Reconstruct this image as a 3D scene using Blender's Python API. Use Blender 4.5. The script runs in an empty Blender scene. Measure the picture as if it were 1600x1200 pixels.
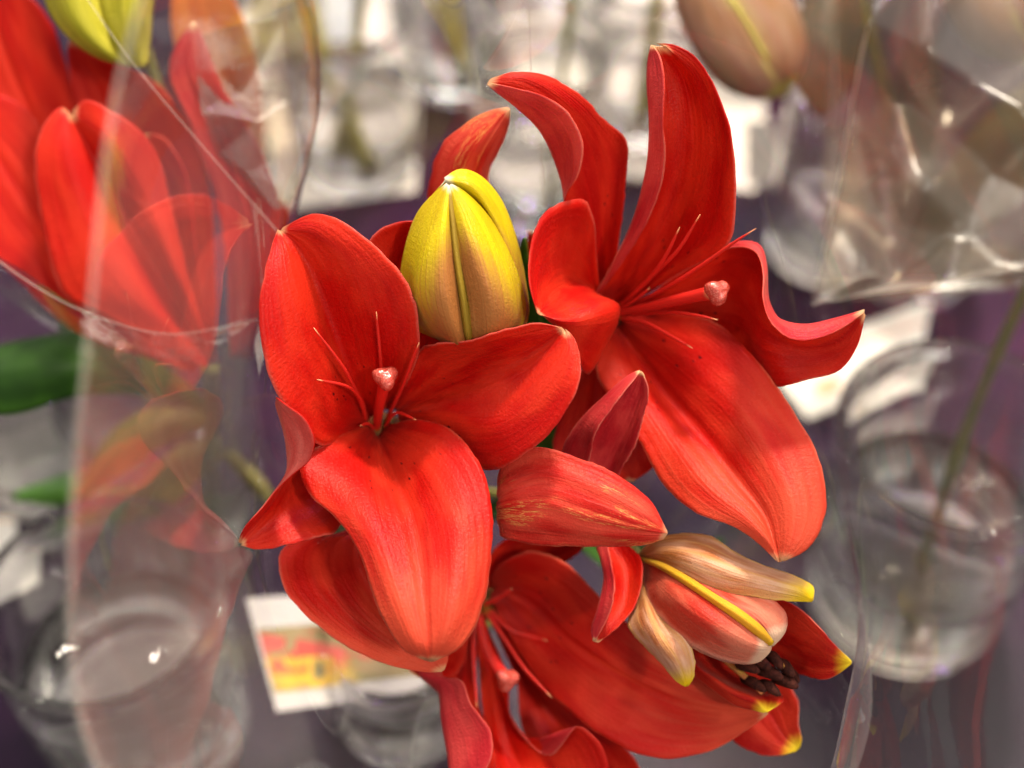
import bpy, bmesh, math, random
from mathutils import Vector, Matrix, noise, geometry
random.seed(7)
S = bpy.context.scene
COL = S.collection

# ---------------------------------------------------------------- camera
PITCH = math.radians(50.0)
D0 = 0.50                                   # metres from the lens to the front flowers
CAM_Z = 0.705
cam_d = bpy.data.cameras.new('camera'); cam = bpy.data.objects.new('camera', cam_d); COL.objects.link(cam)
cam.location = (0, 0, CAM_Z); cam.rotation_euler = (math.pi/2 - PITCH, 0, 0)
cam_d.sensor_width = 36; cam_d.sensor_fit = 'HORIZONTAL'; cam_d.lens = 50
cam_d.clip_start = 0.01; cam_d.clip_end = 50
cam_d.dof.use_dof = True; cam_d.dof.focus_distance = D0 - 0.002; cam_d.dof.aperture_fstop = 3.6
cam_d.dof.aperture_blades = 0
S.camera = cam
FWD = Vector((0, math.cos(PITCH), -math.sin(PITCH))); UP = Vector((0, math.sin(PITCH), math.cos(PITCH))); RT = Vector((1, 0, 0))
CAM = Vector((0, 0, CAM_Z))

# ---------------------------------------------------------------- light
w = bpy.data.worlds.new('World'); S.world = w; w.use_nodes = True
bg = w.node_tree.nodes['Background']
_t = w.node_tree; _c = _t.nodes.new('ShaderNodeTexCoord'); _s = _t.nodes.new('ShaderNodeSeparateXYZ'); _m = _t.nodes.new('ShaderNodeMapRange'); _x = _t.nodes.new('ShaderNodeMix'); _x.data_type = 'RGBA'
_t.links.new(_c.outputs['Generated'], _s.inputs[0]); _t.links.new(_s.outputs[2], _m.inputs[0]); _m.inputs[1].default_value = -0.5; _m.inputs[2].default_value = 0.2
_t.links.new(_m.outputs[0], _x.inputs[0]); _x.inputs[6].default_value = (0.10, 0.09, 0.095, 1); _x.inputs[7].default_value = (0.52, 0.48, 0.43, 1)   # hall walls, pale ceiling
_t.links.new(_x.outputs[2], bg.inputs[0]); bg.inputs[1].default_value = 0.66

def lamp(name, loc, target, power, size, color):
    l = bpy.data.lights.new(name, 'AREA'); l.shape = 'DISK'; l.size = size; l.energy = power; l.color = color
    o = bpy.data.objects.new(name, l); COL.objects.link(o); o.location = loc
    o.rotation_euler = (Vector(target) - Vector(loc)).to_track_quat('-Z', 'Y').to_euler()
    return o
lamp('hall_floodlight', (0.40, 1.25, 1.95), (0, 0.32, 0.32), 46, 0.22, (1.0, 0.88, 0.70))
lamp('hall_floodlight', (0.9, -0.9, 1.9), (0, 0.32, 0.32), 15, 0.24, (1.0, 0.90, 0.74))
for k, (x, y, p_) in enumerate(((-0.75, 0.3, 4), (1.0, 1.1, 4), (-0.3, 1.5, 5), (-1.2, 1.6, 4), (0.5, 2.1, 5))):
    o = lamp('ceiling_light_panel', (x, y, 2.3), (x, y, 0.0), p_, 0.16, (1.0, 0.90, 0.76)); o.data.shape = 'RECTANGLE'; o.data.size_y = 0.06; o.rotation_euler.z = 0.5
for (x, y) in ((0.15, 0.6), (-0.45, 0.75), (0.75, 0.45), (-0.1, 2.4)):
    lamp('ceiling_spotlight', (x, y, 2.4), (x, y, 0), 3.2, 0.06, (1.0, 0.93, 0.84))
for (x, y, z, tx, ty) in ((-2.0, 0.9, 1.5, 0, 0.6), (2.0, 0.7, 1.6, 0, 0.6), (0.2, 3.3, 1.7, 0, 0.6)):  # unseen panels added to put bright streaks in the vase glass
    o = lamp('added_glass_light', (x, y, z), (tx, ty, 0.1), 7, 1.1, (1.0, 0.94, 0.86)); o.data.shape = 'RECTANGLE'; o.data.size_y = 0.55
lamp('violet_spotlight', (0.25, 2.3, 1.9), (0.1, 0.7, 0.0), 7, 0.12, (0.45, 0.12, 1.0))

S.view_settings.view_transform = 'Standard'; S.view_settings.look = 'None'
S.view_settings.gamma = 1; S.view_settings.exposure = 0.72; S.view_settings.use_curve_mapping = False
S.render.engine = 'CYCLES'
cy = S.cycles
cy.use_denoising = True; cy.use_adaptive_sampling = True; cy.adaptive_threshold = 0.09
cy.max_bounces = 7; cy.transparent_max_bounces = 16; cy.transmission_bounces = 6; cy.glossy_bounces = 2; cy.diffuse_bounces = 2
cy.caustics_refractive = True; cy.caustics_reflective = False; cy.sample_clamp_indirect = 40.0; cy.blur_glossy = 0.3

# ---------------------------------------------------------------- helpers
K = 36.0/50.0/1600.0
def P(x, y, h=0.0):
    """a point seen at photo pixel x, y whose depth is h mm in front of the focus distance"""
    d = D0 - h/1000.0
    return CAM + FWD*d + RT*((x-800)*K*d) - UP*((y-600)*K*d)
def T(x, y, z=0.0):
    """where the sight line of a photo pixel meets the level z"""
    r = FWD + RT*((x-800)*K) - UP*((y-600)*K)
    return CAM + r*((z - CAM_Z)/r.z)

def link(name, me, parent=None, mats=()):
    o = bpy.data.objects.new(name, me); COL.objects.link(o)
    for m in mats: me.materials.append(m)
    if parent is not None:
        o.parent = parent; o.matrix_parent_inverse = parent.matrix_world.inverted() if False else Matrix.Translation(-parent.location)
    return o
def empty(name, loc):
    o = bpy.data.objects.new(name, None); COL.objects.link(o); o.location = loc; o.empty_display_size = 0.01
    return o
def tag(o, label=None, cat=None, group=None, kind=None):
    if label: o['label'] = label
    if cat: o['category'] = cat
    if group: o['group'] = group
    if kind: o['kind'] = kind
    return o

def spline(pts, n):
    """Catmull-Rom through pts (3-vectors), n samples evenly spaced along its length"""
    pts = [Vector(p) for p in pts]
    if len(pts) == 2: 
        return [pts[0].lerp(pts[1], i/(n-1)) for i in range(n)]
    q = [pts[0]*2 - pts[1]] + pts + [pts[-1]*2 - pts[-2]]
    dense = []
    for i in range(1, len(q)-2):
        p0, p1, p2, p3 = q[i-1:i+3]
        t0 = 0; t1 = t0 + max((p1-p0).length, 1e-6)**.5; t2 = t1 + max((p2-p1).length, 1e-6)**.5; t3 = t2 + max((p3-p2).length, 1e-6)**.5
        for k in range(16):
            t = t1 + (t2-t1)*k/16
            a1 = p0*((t1-t)/(t1-t0)) + p1*((t-t0)/(t1-t0)); a2 = p1*((t2-t)/(t2-t1)) + p2*((t-t1)/(t2-t1)); a3 = p2*((t3-t)/(t3-t2)) + p3*((t-t2)/(t3-t2))
            b1 = a1*((t2-t)/(t2-t0)) + a2*((t-t0)/(t2-t0)); b2 = a2*((t3-t)/(t3-t1)) + a3*((t-t1)/(t3-t1))
            dense.append(b1*((t2-t)/(t2-t1)) + b2*((t-t1)/(t2-t1)))
    dense.append(pts[-1].copy())
    L = [0]
    for a, b in zip(dense, dense[1:]): L.append(L[-1] + (b-a).length)
    out = []; j = 0
    for i in range(n):
        s = L[-1]*i/(n-1)
        while j < len(L)-2 and L[j+1] < s: j += 1
        f = (s-L[j])/max(L[j+1]-L[j], 1e-9)
        out.append(dense[j].lerp(dense[j+1], min(max(f, 0), 1)))
    return out
def resample_u(pts, n):
    """Catmull-Rom across, uniform parameter so the rails keep their share of the width"""
    m = len(pts); q = [pts[0]*2 - pts[1]] + pts + [pts[-1]*2 - pts[-2]]
    out = []
    for i in range(n):
        t = i/(n-1)*(m-1); k = min(int(t), m-2); f = t-k
        p0, p1, p2, p3 = q[k:k+4]
        out.append(0.5*((2*p1) + (p2-p0)*f + (2*p0-5*p1+4*p2-p3)*f*f + (3*p1-p0-3*p2+p3)*f*f*f))
    return out

NV, NU = 52, 34
def loft(name, parent, rails, mats, back=False, mid=None, groove=0.5, ruffle=0.35, thick=0.45, nv=NV, nu=NU, seed=None, inpix=True, ridges=0.0):
    """a petal: rails run from base to tip, the first is one margin and the last the other"""
    if seed is None: seed = random.random()*50
    R = [spline([P(*p) for p in r] if inpix else r, nv) for r in rails]
    rows = [resample_u([R[k][j] for k in range(len(R))], nu) for j in range(nv)]
    # normals on the grid
    def nrm(j, i):
        a = rows[min(j+1, nv-1)][i] - rows[max(j-1, 0)][i]; b = rows[j][min(i+1, nu-1)] - rows[j][max(i-1, 0)]
        n = a.cross(b)
        return n.normalized() if n.length > 1e-12 else Vector((0, 0, 0))
    N = [[nrm(j, i) for i in range(nu)] for j in range(nv)]
    tot = sum((n.dot(CAM - rows[j][i]) for j, r in enumerate(N) for i, n in enumerate(r)), 0.0)
    s = 1 if tot > 0 else -1                 # s*N looks at the camera
    inner = -s if back else s                # inner*N is the inner face of the petal
    if mid is None: mid = 0.5
    V = []
    for j in range(nv):
        v = j/(nv-1)
        for i in range(nu):
            u = i/(nu-1); e = abs(2*u-1)
            p = rows[j][i]; n = N[j][i]*inner
            d = 0.0
            fade = min(1, v*6)*min(1, (1-v)*6)
            d -= groove*math.exp(-((u-mid)/0.035)**2)*fade
            d += groove*0.5*math.exp(-((u-mid+.08)/0.04)**2)*fade + groove*0.5*math.exp(-((u-mid-.08)/0.04)**2)*fade
            if ridges: d += ridges*math.sin(u*math.pi*7)*fade*(1-e**2)
            d += ruffle*(0.4+e*e)*fade*noise.noise(Vector((u*3.0+seed, v*5.0, seed)))
            d += 0.16*ruffle*fade*noise.noise(Vector((u*9+seed, v*14.0, seed+9)))
            if e > 0.8 and ruffle > 0.16:
                ac = rows[j][min(i+1, nu-1)] - rows[j][max(i-1, 0)]
                if ac.length > 1e-9: p = p + ac.normalized()*((e-0.8)/0.2*fade*(0.55*noise.noise(Vector((v*26, seed, u*2))) + 0.3*noise.noise(Vector((v*70, seed+3, u*2))))/1000.0)
            V.append(p + n*(d/1000.0))
    F = []
    for j in range(nv-1):
        for i in range(nu-1):
            a, b, c, dd = j*nu+i, j*nu+i+1, (j+1)*nu+i+1, (j+1)*nu+i
            F.append((a, dd, c, b) if inner > 0 else (a, b, c, dd))
    me = bpy.data.meshes.new(name)
    O = parent.location if parent is not None else Vector((0, 0, 0))
    me.from_pydata([tuple(p) for p in V], [], F)
    uv = me.uv_layers.new(name='UVMap')
    for poly in me.polygons:
        for li in poly.loop_indices:
            vi = me.loops[li].vertex_index
            uv.data[li].uv = ((vi % nu)/(nu-1), (vi//nu)/(nv-1))
    for p in me.polygons: p.use_smooth = True
    o = link(name, me, parent, mats)
    if thick:
        sm = o.modifiers.new('thickness', 'SOLIDIFY'); sm.thickness = thick/1000; sm.offset = -1
        if len(mats) > 1: sm.material_offset = 1; sm.material_offset_rim = 0
    return o

def tube_mesh(path, radii, n=10, cap=True, name='tube'):
    """tube along path (world points) with a radius at each point"""
    bm = bmesh.new(); rings = []
    up = Vector((0.3, 0.2, 0.9))
    for k, p in enumerate(path):
        t = (path[min(k+1, len(path)-1)] - path[max(k-1, 0)]).normalized()
        a = t.cross(up).normalized(); b = t.cross(a)
        rings.append([bm.verts.new(p + (a*math.cos(2*math.pi*i/n) + b*math.sin(2*math.pi*i/n))*radii[k]) for i in range(n)])
    for r0, r1 in zip(rings, rings[1:]):
        for i in range(n): bm.faces.new((r0[i], r0[(i+1) % n], r1[(i+1) % n], r1[i]))
    if cap:
        bm.faces.new(rings[0][::-1]); bm.faces.new(rings[-1])
    bmesh.ops.recalc_face_normals(bm, faces=bm.faces)
    for f in bm.faces: f.smooth = True
    me = bpy.data.meshes.new(name); bm.to_mesh(me); bm.free()
    return me
def tube(name, parent, pts, r0, r1, mat, n=10, seg=24, inpix=True, prof=None):
    path = spline([P(*p) for p in pts] if inpix else pts, seg)
    rad = [((r0 + (r1-r0)*i/(seg-1)) if prof is None else prof(i/(seg-1)))/1000 for i in range(seg)]
    me = tube_mesh(path, rad, n, True, name)
    uv = me.uv_layers.new(name='UVMap')
    for li, l in enumerate(me.loops): uv.data[li].uv = ((l.vertex_index % n)/n, (l.vertex_index//n)/(seg-1))
    return link(name, me, parent, [mat])

# ---------------------------------------------------------------- materials
class NT:
    def __init__(s, name):
        s.m = bpy.data.materials.new(name); s.m.use_nodes = True
        s.t = s.m.node_tree; s.t.nodes.clear()
        s.out = s.n('ShaderNodeOutputMaterial')
    def n(s, typ, **kw):
        nd = s.t.nodes.new(typ)
        for k, v in kw.items(): setattr(nd, k, v)
        return nd
    def l(s, a, b): s.t.links.new(a, b)
    def val(s, sock, v):
        if hasattr(v, 'links') or isinstance(v, bpy.types.NodeSocket): s.l(v, sock)
        else: sock.default_value = v
    def math(s, op, a, b=0.0, c=None, clamp=False):
        nd = s.n('ShaderNodeMath', operation=op); nd.use_clamp = clamp
        s.val(nd.inputs[0], a); s.val(nd.inputs[1], b)
        if c is not None: s.val(nd.inputs[2], c)
        return nd.outputs[0]
    def mix(s, f, a, b):
        nd = s.n('ShaderNodeMix', data_type='RGBA'); s.val(nd.inputs[0], f)
        s.val(nd.inputs[6], a if not isinstance(a, tuple) else (*a[:3], 1)); s.val(nd.inputs[7], b if not isinstance(b, tuple) else (*b[:3], 1))
        return nd.outputs[2]
    def ramp(s, f, lo, hi, a=0.0, b=1.0):
        nd = s.n('ShaderNodeMapRange', interpolation_type='SMOOTHSTEP'); s.val(nd.inputs[0], f)
        s.val(nd.inputs[1], lo); s.val(nd.inputs[2], hi); s.val(nd.inputs[3], a); s.val(nd.inputs[4], b)
        return nd.outputs[0]
    def noise(s, vec, scale, detail=3, rough=0.55, dist=0.0, dim='3D'):
        nd = s.n('ShaderNodeTexNoise', noise_dimensions=dim)
        if vec is not None: s.l(vec, nd.inputs['Vector'])
        nd.inputs['Scale'].default_value = scale; nd.inputs['Detail'].default_value = detail; nd.inputs['Roughness'].default_value = rough
        nd.inputs['Distortion'].default_value = dist
        return nd.outputs[0]
    def scaled(s, vec, sx, sy, sz=1, loc=(0, 0, 0)):
        nd = s.n('ShaderNodeMapping'); s.l(vec, nd.inputs[0]); nd.inputs['Scale'].default_value = (sx, sy, sz); nd.inputs['Location'].default_value = loc
        return nd.outputs[0]

def petal_mat(name, c1, c2, edge, tip, spots=0.0, sheen=0.04, rough=0.42, veins=0.25, edge_w=0.035, tip_from=0.965, base_c=None, streak=None, worn=None, mid_c=None, transl=0.36, basetint=0.25, flush=None, pale=None, tip_w=0.05):
    g = NT(name)
    uvn = g.n('ShaderNodeUVMap').outputs[0]; sp = g.n('ShaderNodeSeparateXYZ'); g.l(uvn, sp.inputs[0]); u, v = sp.outputs[0], sp.outputs[1]
    obj = g.n('ShaderNodeTexCoord').outputs['Object']
    info = g.n('ShaderNodeObjectInfo').outputs['Random']
    off = g.n('ShaderNodeVectorMath', operation='ADD'); g.l(uvn, off.inputs[0]); cmb = g.n('ShaderNodeCombineXYZ'); g.l(g.math('MULTIPLY', info, 17.0), cmb.inputs[0]); g.l(g.math('MULTIPLY', info, 31.0), cmb.inputs[1]); g.l(cmb.outputs[0], off.inputs[1]); uvr = off.outputs[0]
    big = g.noise(g.scaled(uvr, 2.2, 1.6), 2.0, 2, dim='2D')
    lines = g.noise(g.scaled(uvr, 26, 1.6), 1.0, 2, 0.6, 0.0, '2D')
    cells = g.noise(obj, 900, 2, 0.7)
    col = g.mix(g.ramp(big, 0.32, 0.7), c1, c2)
    lf = g.math('MULTIPLY', g.ramp(lines, 0.42, 0.72), veins)
    lf = g.math('MULTIPLY', lf, g.ramp(big, 0.62, 0.38))
    col = g.mix(lf, col, tuple(x*0.55 for x in c1))
    col = g.mix(g.math('MULTIPLY', g.ramp(cells, 0.5, 0.75), 0.18), col, tuple(min(1, x*1.25+0.02) for x in c2))
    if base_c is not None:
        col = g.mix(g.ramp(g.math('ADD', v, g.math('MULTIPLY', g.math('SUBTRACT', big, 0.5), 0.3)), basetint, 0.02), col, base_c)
    if pale is not None:        # outer half mixed towards the pale colour
        pv = g.math('ADD', v, g.math('MULTIPLY', g.math('SUBTRACT', big, 0.5), 0.5)); pv = g.math('ADD', pv, g.math('MULTIPLY', g.math('SUBTRACT', lines, 0.5), 0.3))
        col = g.mix(g.ramp(pv, 0.46, 1.0, 0, 0.62), col, pale)
    if streak is not None:      # lengthwise blush of another pigment
        st = g.noise(g.scaled(uvr, 7, 0.9), 1.0, 2, dim='2D')
        col = g.mix(g.ramp(st, 0.45, 0.7, 0, 0.85), col, streak)
    if flush is not None:       # brown blush beside the seam (u = 0) and towards the base
        fl = g.math('ADD', g.math('MULTIPLY', g.ramp(u, 0.85, 0.05), 1.0), g.math('SUBTRACT', g.ramp(v, 0.72, 0.2), g.ramp(v, 0.62, 0.92, 0, 0.9)))
        fl = g.math('ADD', fl, g.math('MULTIPLY', g.math('SUBTRACT', lines, 0.5), 0.45)); fl = g.math('ADD', fl, g.math('MULTIPLY', g.math('SUBTRACT', big, 0.5), 0.5))
        fl = g.math('MULTIPLY', g.ramp(fl, 0.0, 0.95), g.ramp(u, 1.02, 0.8)); col = g.mix(g.math('MULTIPLY', fl, 0.95), col, flush)
    if mid_c is not None:
        d = g.math('ABSOLUTE', g.math('SUBTRACT', u, 0.5)); col = g.mix(g.ramp(d, 0.10, 0.03, 0, 0.8), col, mid_c)
    if worn is not None:        # torn yellowish scratches
        wn = g.noise(g.scaled(uvr, 9, 2.4), 2.0, 5, 0.7, 1.2); wd = g.math('ABSOLUTE', g.math('SUBTRACT', wn, 0.5))
        wm = g.math('MULTIPLY', g.ramp(wd, 0.022, 0.004), g.ramp(g.noise(g.scaled(uvr, 2, 2, 1, (4, 2, 0)), 1.5, 2), 0.5, 0.62))
        col = g.mix(wm, col, worn)
    if spots:
        vo = g.n('ShaderNodeTexVoronoi'); g.l(g.scaled(uvr, 24, 22), vo.inputs['Vector']); vo.inputs['Scale'].default_value = 1.0; vo.inputs['Randomness'].default_value = 0.95
        keep = g.n('ShaderNodeSeparateColor'); g.l(vo.outputs['Color'], keep.inputs[0])
        dot = g.math('MULTIPLY', g.ramp(vo.outputs['Distance'], 0.22, 0.12), g.math('GREATER_THAN', keep.outputs[0], 0.58))
        dot = g.math('MULTIPLY', dot, g.ramp(v, 0.42, 0.34)); dot = g.math('MULTIPLY', dot, g.ramp(v, 0.06, 0.10))
        ed = g.math('ABSOLUTE', g.math('SUBTRACT', u, 0.5)); dot = g.math('MULTIPLY', dot, g.ramp(ed, 0.4, 0.34)); dot = g.math('MULTIPLY', dot, g.ramp(ed, 0.03, 0.07))
        col = g.mix(g.math('MULTIPLY', dot, spots), col, (0.03, 0.002, 0.006))
    e = g.math('ABSOLUTE', g.math('SUBTRACT', g.math('MULTIPLY', u, 2), 1))
    ew = g.math('ADD', e, g.math('MULTIPLY', g.math('SUBTRACT', cells, 0.5), 0.03))
    col = g.mix(g.math('MULTIPLY', g.ramp(ew, 1-edge_w, 1.0, 0, 0.6), g.ramp(big, 0.35, 0.62, 0.05, 1.0)), col, edge)
    tv = g.math('ADD', v, g.math('MULTIPLY', g.math('SUBTRACT', big, 0.5), 0.04))
    col = g.mix(g.ramp(tv, tip_from, min(tip_from+tip_w, 0.999)), col, tip)
    b = g.n('ShaderNodeBsdfPrincipled'); g.l(col, b.inputs['Base Color'])
    b.inputs['Roughness'].default_value = rough; b.inputs['Specular IOR Level'].default_value = 0.20
    b.inputs['Sheen Weight'].default_value = sheen; b.inputs['Sheen Roughness'].default_value = 0.35; b.inputs['Sheen Tint'].default_value = (1.0, 0.58, 0.38, 1)
    # fine ribs running across the margins, as wrinkled skin
    wr = g.noise(g.scaled(uvr, 7, 60), 1.0, 2, 0.65, 0.6, '2D')
    hgt = g.math('ADD', g.math('MULTIPLY', lines, 0.55), g.math('MULTIPLY', cells, 0.5))
    hgt = g.math('ADD', hgt, g.math('MULTIPLY', g.math('MULTIPLY', wr, g.math('MULTIPLY', g.ramp(e, 0.25, 0.95), g.ramp(big, 0.35, 0.6))), 0.42))
    bp = g.n('ShaderNodeBump'); g.l(hgt, bp.inputs['Height']); bp.inputs['Strength'].default_value = 0.7; bp.inputs['Distance'].default_value = 0.0009
    g.l(bp.outputs[0], b.inputs['Normal'])
    tr = g.n('ShaderNodeBsdfTranslucent'); g.l(col, tr.inputs[0]); g.l(bp.outputs[0], tr.inputs['Normal'])
    mx = g.n('ShaderNodeMixShader'); mx.inputs[0].default_value = transl; g.l(b.outputs[0], mx.inputs[1]); g.l(tr.outputs[0], mx.inputs[2])
    g.l(mx.outputs[0], g.out.inputs[0])
    return g.m

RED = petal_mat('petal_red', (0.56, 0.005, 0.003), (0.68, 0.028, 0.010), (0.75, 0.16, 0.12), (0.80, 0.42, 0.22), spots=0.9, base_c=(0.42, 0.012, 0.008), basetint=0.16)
PINK = petal_mat('petal_pink_back', (0.66, 0.07, 0.06), (0.76, 0.17, 0.14), (0.82, 0.36, 0.28), (0.88, 0.66, 0.42), veins=0.3, sheen=0.2)  # back colour lightened so the curled fold looks lit
PALE = petal_mat('petal_red_lit_ends', (0.56, 0.005, 0.003), (0.68, 0.030, 0.012), (0.78, 0.20, 0.12), (0.80, 0.42, 0.22), spots=0.9, base_c=(0.42, 0.012, 0.008), basetint=0.16, pale=(0.73, 0.115, 0.055), sheen=0.10)  # lit salmon look of the outer halves painted into the colour
BACK = petal_mat('petal_crimson_back', (0.55, 0.018, 0.030), (0.68, 0.06, 0.06), (0.78, 0.26, 0.20), (0.85, 0.55, 0.30), veins=0.35, sheen=0.18)
WORN = petal_mat('petal_worn_back', (0.62, 0.018, 0.013), (0.73, 0.075, 0.045), (0.75, 0.16, 0.10), (0.82, 0.45, 0.25), veins=0.4, worn=(0.85, 0.5, 0.14), sheen=0.18)
BUDY = petal_mat('bud_yellow', (0.66, 0.49, 0.008), (0.76, 0.62, 0.010), (0.74, 0.60, 0.015), (0.92, 0.88, 0.72), veins=0.12, tip_from=0.955, sheen=0.05, rough=0.34, edge_w=0.06, flush=(0.47, 0.17, 0.055))
BUDRIB = petal_mat('bud_rib', (0.42, 0.28, 0.03), (0.36, 0.24, 0.03), (0.30, 0.16, 0.04), (0.8, 0.75, 0.4), veins=0.2, base_c=(0.40, 0.22, 0.03), basetint=0.5)
BUDO = petal_mat('bud_orange_back', (0.60, 0.20, 0.07), (0.80, 0.48, 0.32), (0.84, 0.52, 0.10), (0.95, 0.68, 0.01), veins=0.2, tip_from=0.80, tip_w=0.18, base_c=(0.34, 0.12, 0.02), basetint=0.62, sheen=0.15, streak=(0.72, 0.38, 0.14), pale=(0.84, 0.56, 0.40), edge_w=0.2)
BUDM = petal_mat('bud_red_back', (0.60, 0.035, 0.02), (0.74, 0.16, 0.09), (0.86, 0.48, 0.38), (0.90, 0.62, 0.45), pale=(0.80, 0.30, 0.20), veins=0.35, tip_from=0.86, sheen=0.25, edge_w=0.16, base_c=(0.48, 0.045, 0.022), basetint=0.5)
BUDYRIB = petal_mat('bud_yellow_rib', (0.78, 0.42, 0.03), (0.85, 0.52, 0.03), (0.72, 0.30, 0.04), (0.9, 0.66, 0.03), veins=0.15, base_c=(0.55, 0.32, 0.03), basetint=0.5)
REDTIP = petal_mat('petal_red_yellow_tip', (0.52, 0.012, 0.008), (0.64, 0.04, 0.018), (0.80, 0.30, 0.22), (0.95, 0.72, 0.03), tip_from=0.90, tip_w=0.09, base_c=(0.35, 0.01, 0.008))

def simple(name, col, rough=0.5, spec=0.4, col2=None, scale=60, sheen=0.0, bump=0.0, transl=0.0):
    g = NT(name); b = g.n('ShaderNodeBsdfPrincipled')
    obj = g.n('ShaderNodeTexCoord').outputs['Object']
    nz = g.noise(obj, scale, 4)
    g.l(g.mix(g.ramp(nz, 0.3, 0.7), col, col2 or tuple(x*0.8 for x in col)), b.inputs['Base Color'])
    b.inputs['Roughness'].default_value = rough; b.inputs['Specular IOR Level'].default_value = spec; b.inputs['Sheen Weight'].default_value = sheen
    if bump:
        bp = g.n('ShaderNodeBump'); g.l(nz, bp.inputs['Height']); bp.inputs['Strength'].default_value = 0.6; bp.inputs['Distance'].default_value = bump
        g.l(bp.outputs[0], b.inputs['Normal'])
    if transl:
        tr = g.n('ShaderNodeBsdfTranslucent'); tr.inputs[0].default_value = (*col[:3], 1)
        mx = g.n('ShaderNodeMixShader'); mx.inputs[0].default_value = transl; g.l(b.outputs[0], mx.inputs[1]); g.l(tr.outputs[0], mx.inputs[2]); g.l(mx.outputs[0], g.out.inputs[0])
    else: g.l(b.outputs[0], g.out.inputs[0])
    return g.m
def filament_mat():
    g = NT('filament'); uvn = g.n('ShaderNodeUVMap').outputs[0]; sp = g.n('ShaderNodeSeparateXYZ'); g.l(uvn, sp.inputs[0])
    b = g.n('ShaderNodeBsdfPrincipled')
    c = g.mix(g.ramp(sp.outputs[1], 0.93, 0.985), (0.62, 0.018, 0.012), (0.72, 0.30, 0.14)); c = g.mix(g.ramp(sp.outputs[1], 0.14, 0.02), c, (0.35, 0.16, 0.02))
    g.l(c, b.inputs['Base Color']); b.inputs['Roughness'].default_value = 0.42; b.inputs['Subsurface Weight'].default_value = 0.0
    g.l(b.outputs[0], g.out.inputs[0]); return g.m
FIL = filament_mat()
def stigma_mat():
    g = NT('stigma'); b = g.n('ShaderNodeBsdfPrincipled'); obj = g.n('ShaderNodeTexCoord').outputs['Object']
    vo = g.n('ShaderNodeTexVoronoi'); g.l(obj, vo.inputs['Vector']); vo.inputs['Scale'].default_value = 1500
    g.l(g.mix(g.ramp(vo.outputs['Distance'], 0.1, 0.6), (0.62, 0.15, 0.11), (0.45, 0.05, 0.035)), b.inputs['Base Color'])
    b.inputs['Roughness'].default_value = 0.12; b.inputs['Coat Weight'].default_value = 0.6; b.inputs['Coat Roughness'].default_value = 0.08
    bp = g.n('ShaderNodeBump'); g.l(vo.outputs['Distance'], bp.inputs['Height']); bp.invert = True; bp.inputs['Strength'].default_value = 0.45; bp.inputs['Distance'].default_value = 0.0005
    g.l(bp.outputs[0], b.inputs['Normal']); g.l(b.outputs[0], g.out.inputs[0]); return g.m
STIG = stigma_mat()
LEAF = simple('leaf_green', (0.07, 0.20, 0.015), 0.4, 0.45, (0.04, 0.13, 0.012), 90, transl=0.25)
LEAFD = simple('leaf_dark_green', (0.045, 0.14, 0.012), 0.45, 0.3, (0.02, 0.07, 0.008), 60, transl=0.2)
LEAFO = simple('leaf_olive', (0.17, 0.14, 0.02), 0.5, 0.3, (0.10, 0.09, 0.015), 60, transl=0.2)
LEAFB = simple('leaf_brown', (0.06, 0.04, 0.015), 0.55, 0.3, (0.03, 0.022, 0.01), 50)
THROAT = simple('throat', (0.16, 0.04, 0.010), 0.6, 0.2, (0.10, 0.07, 0.012), 200)
STEMY = simple('stem_olive', (0.34, 0.33, 0.06), 0.5, 0.4, (0.26, 0.24, 0.05), 70)
STEMD = simple('stem_dark', (0.07, 0.09, 0.025), 0.5, 0.4, (0.10, 0.10, 0.03), 70)
STEMG = simple('stem_green', (0.16, 0.17, 0.03), 0.5, 0.4, (0.24, 0.22, 0.05), 70)
ANTH = simple('anther_brown', (0.075, 0.018, 0.012), 0.85, 0.15, (0.025, 0.006, 0.005), 700, bump=0.0006)
ANTY = simple('filament_yellow', (0.55, 0.30, 0.06), 0.45, 0.4, (0.48, 0.16, 0.06), 200)

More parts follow.
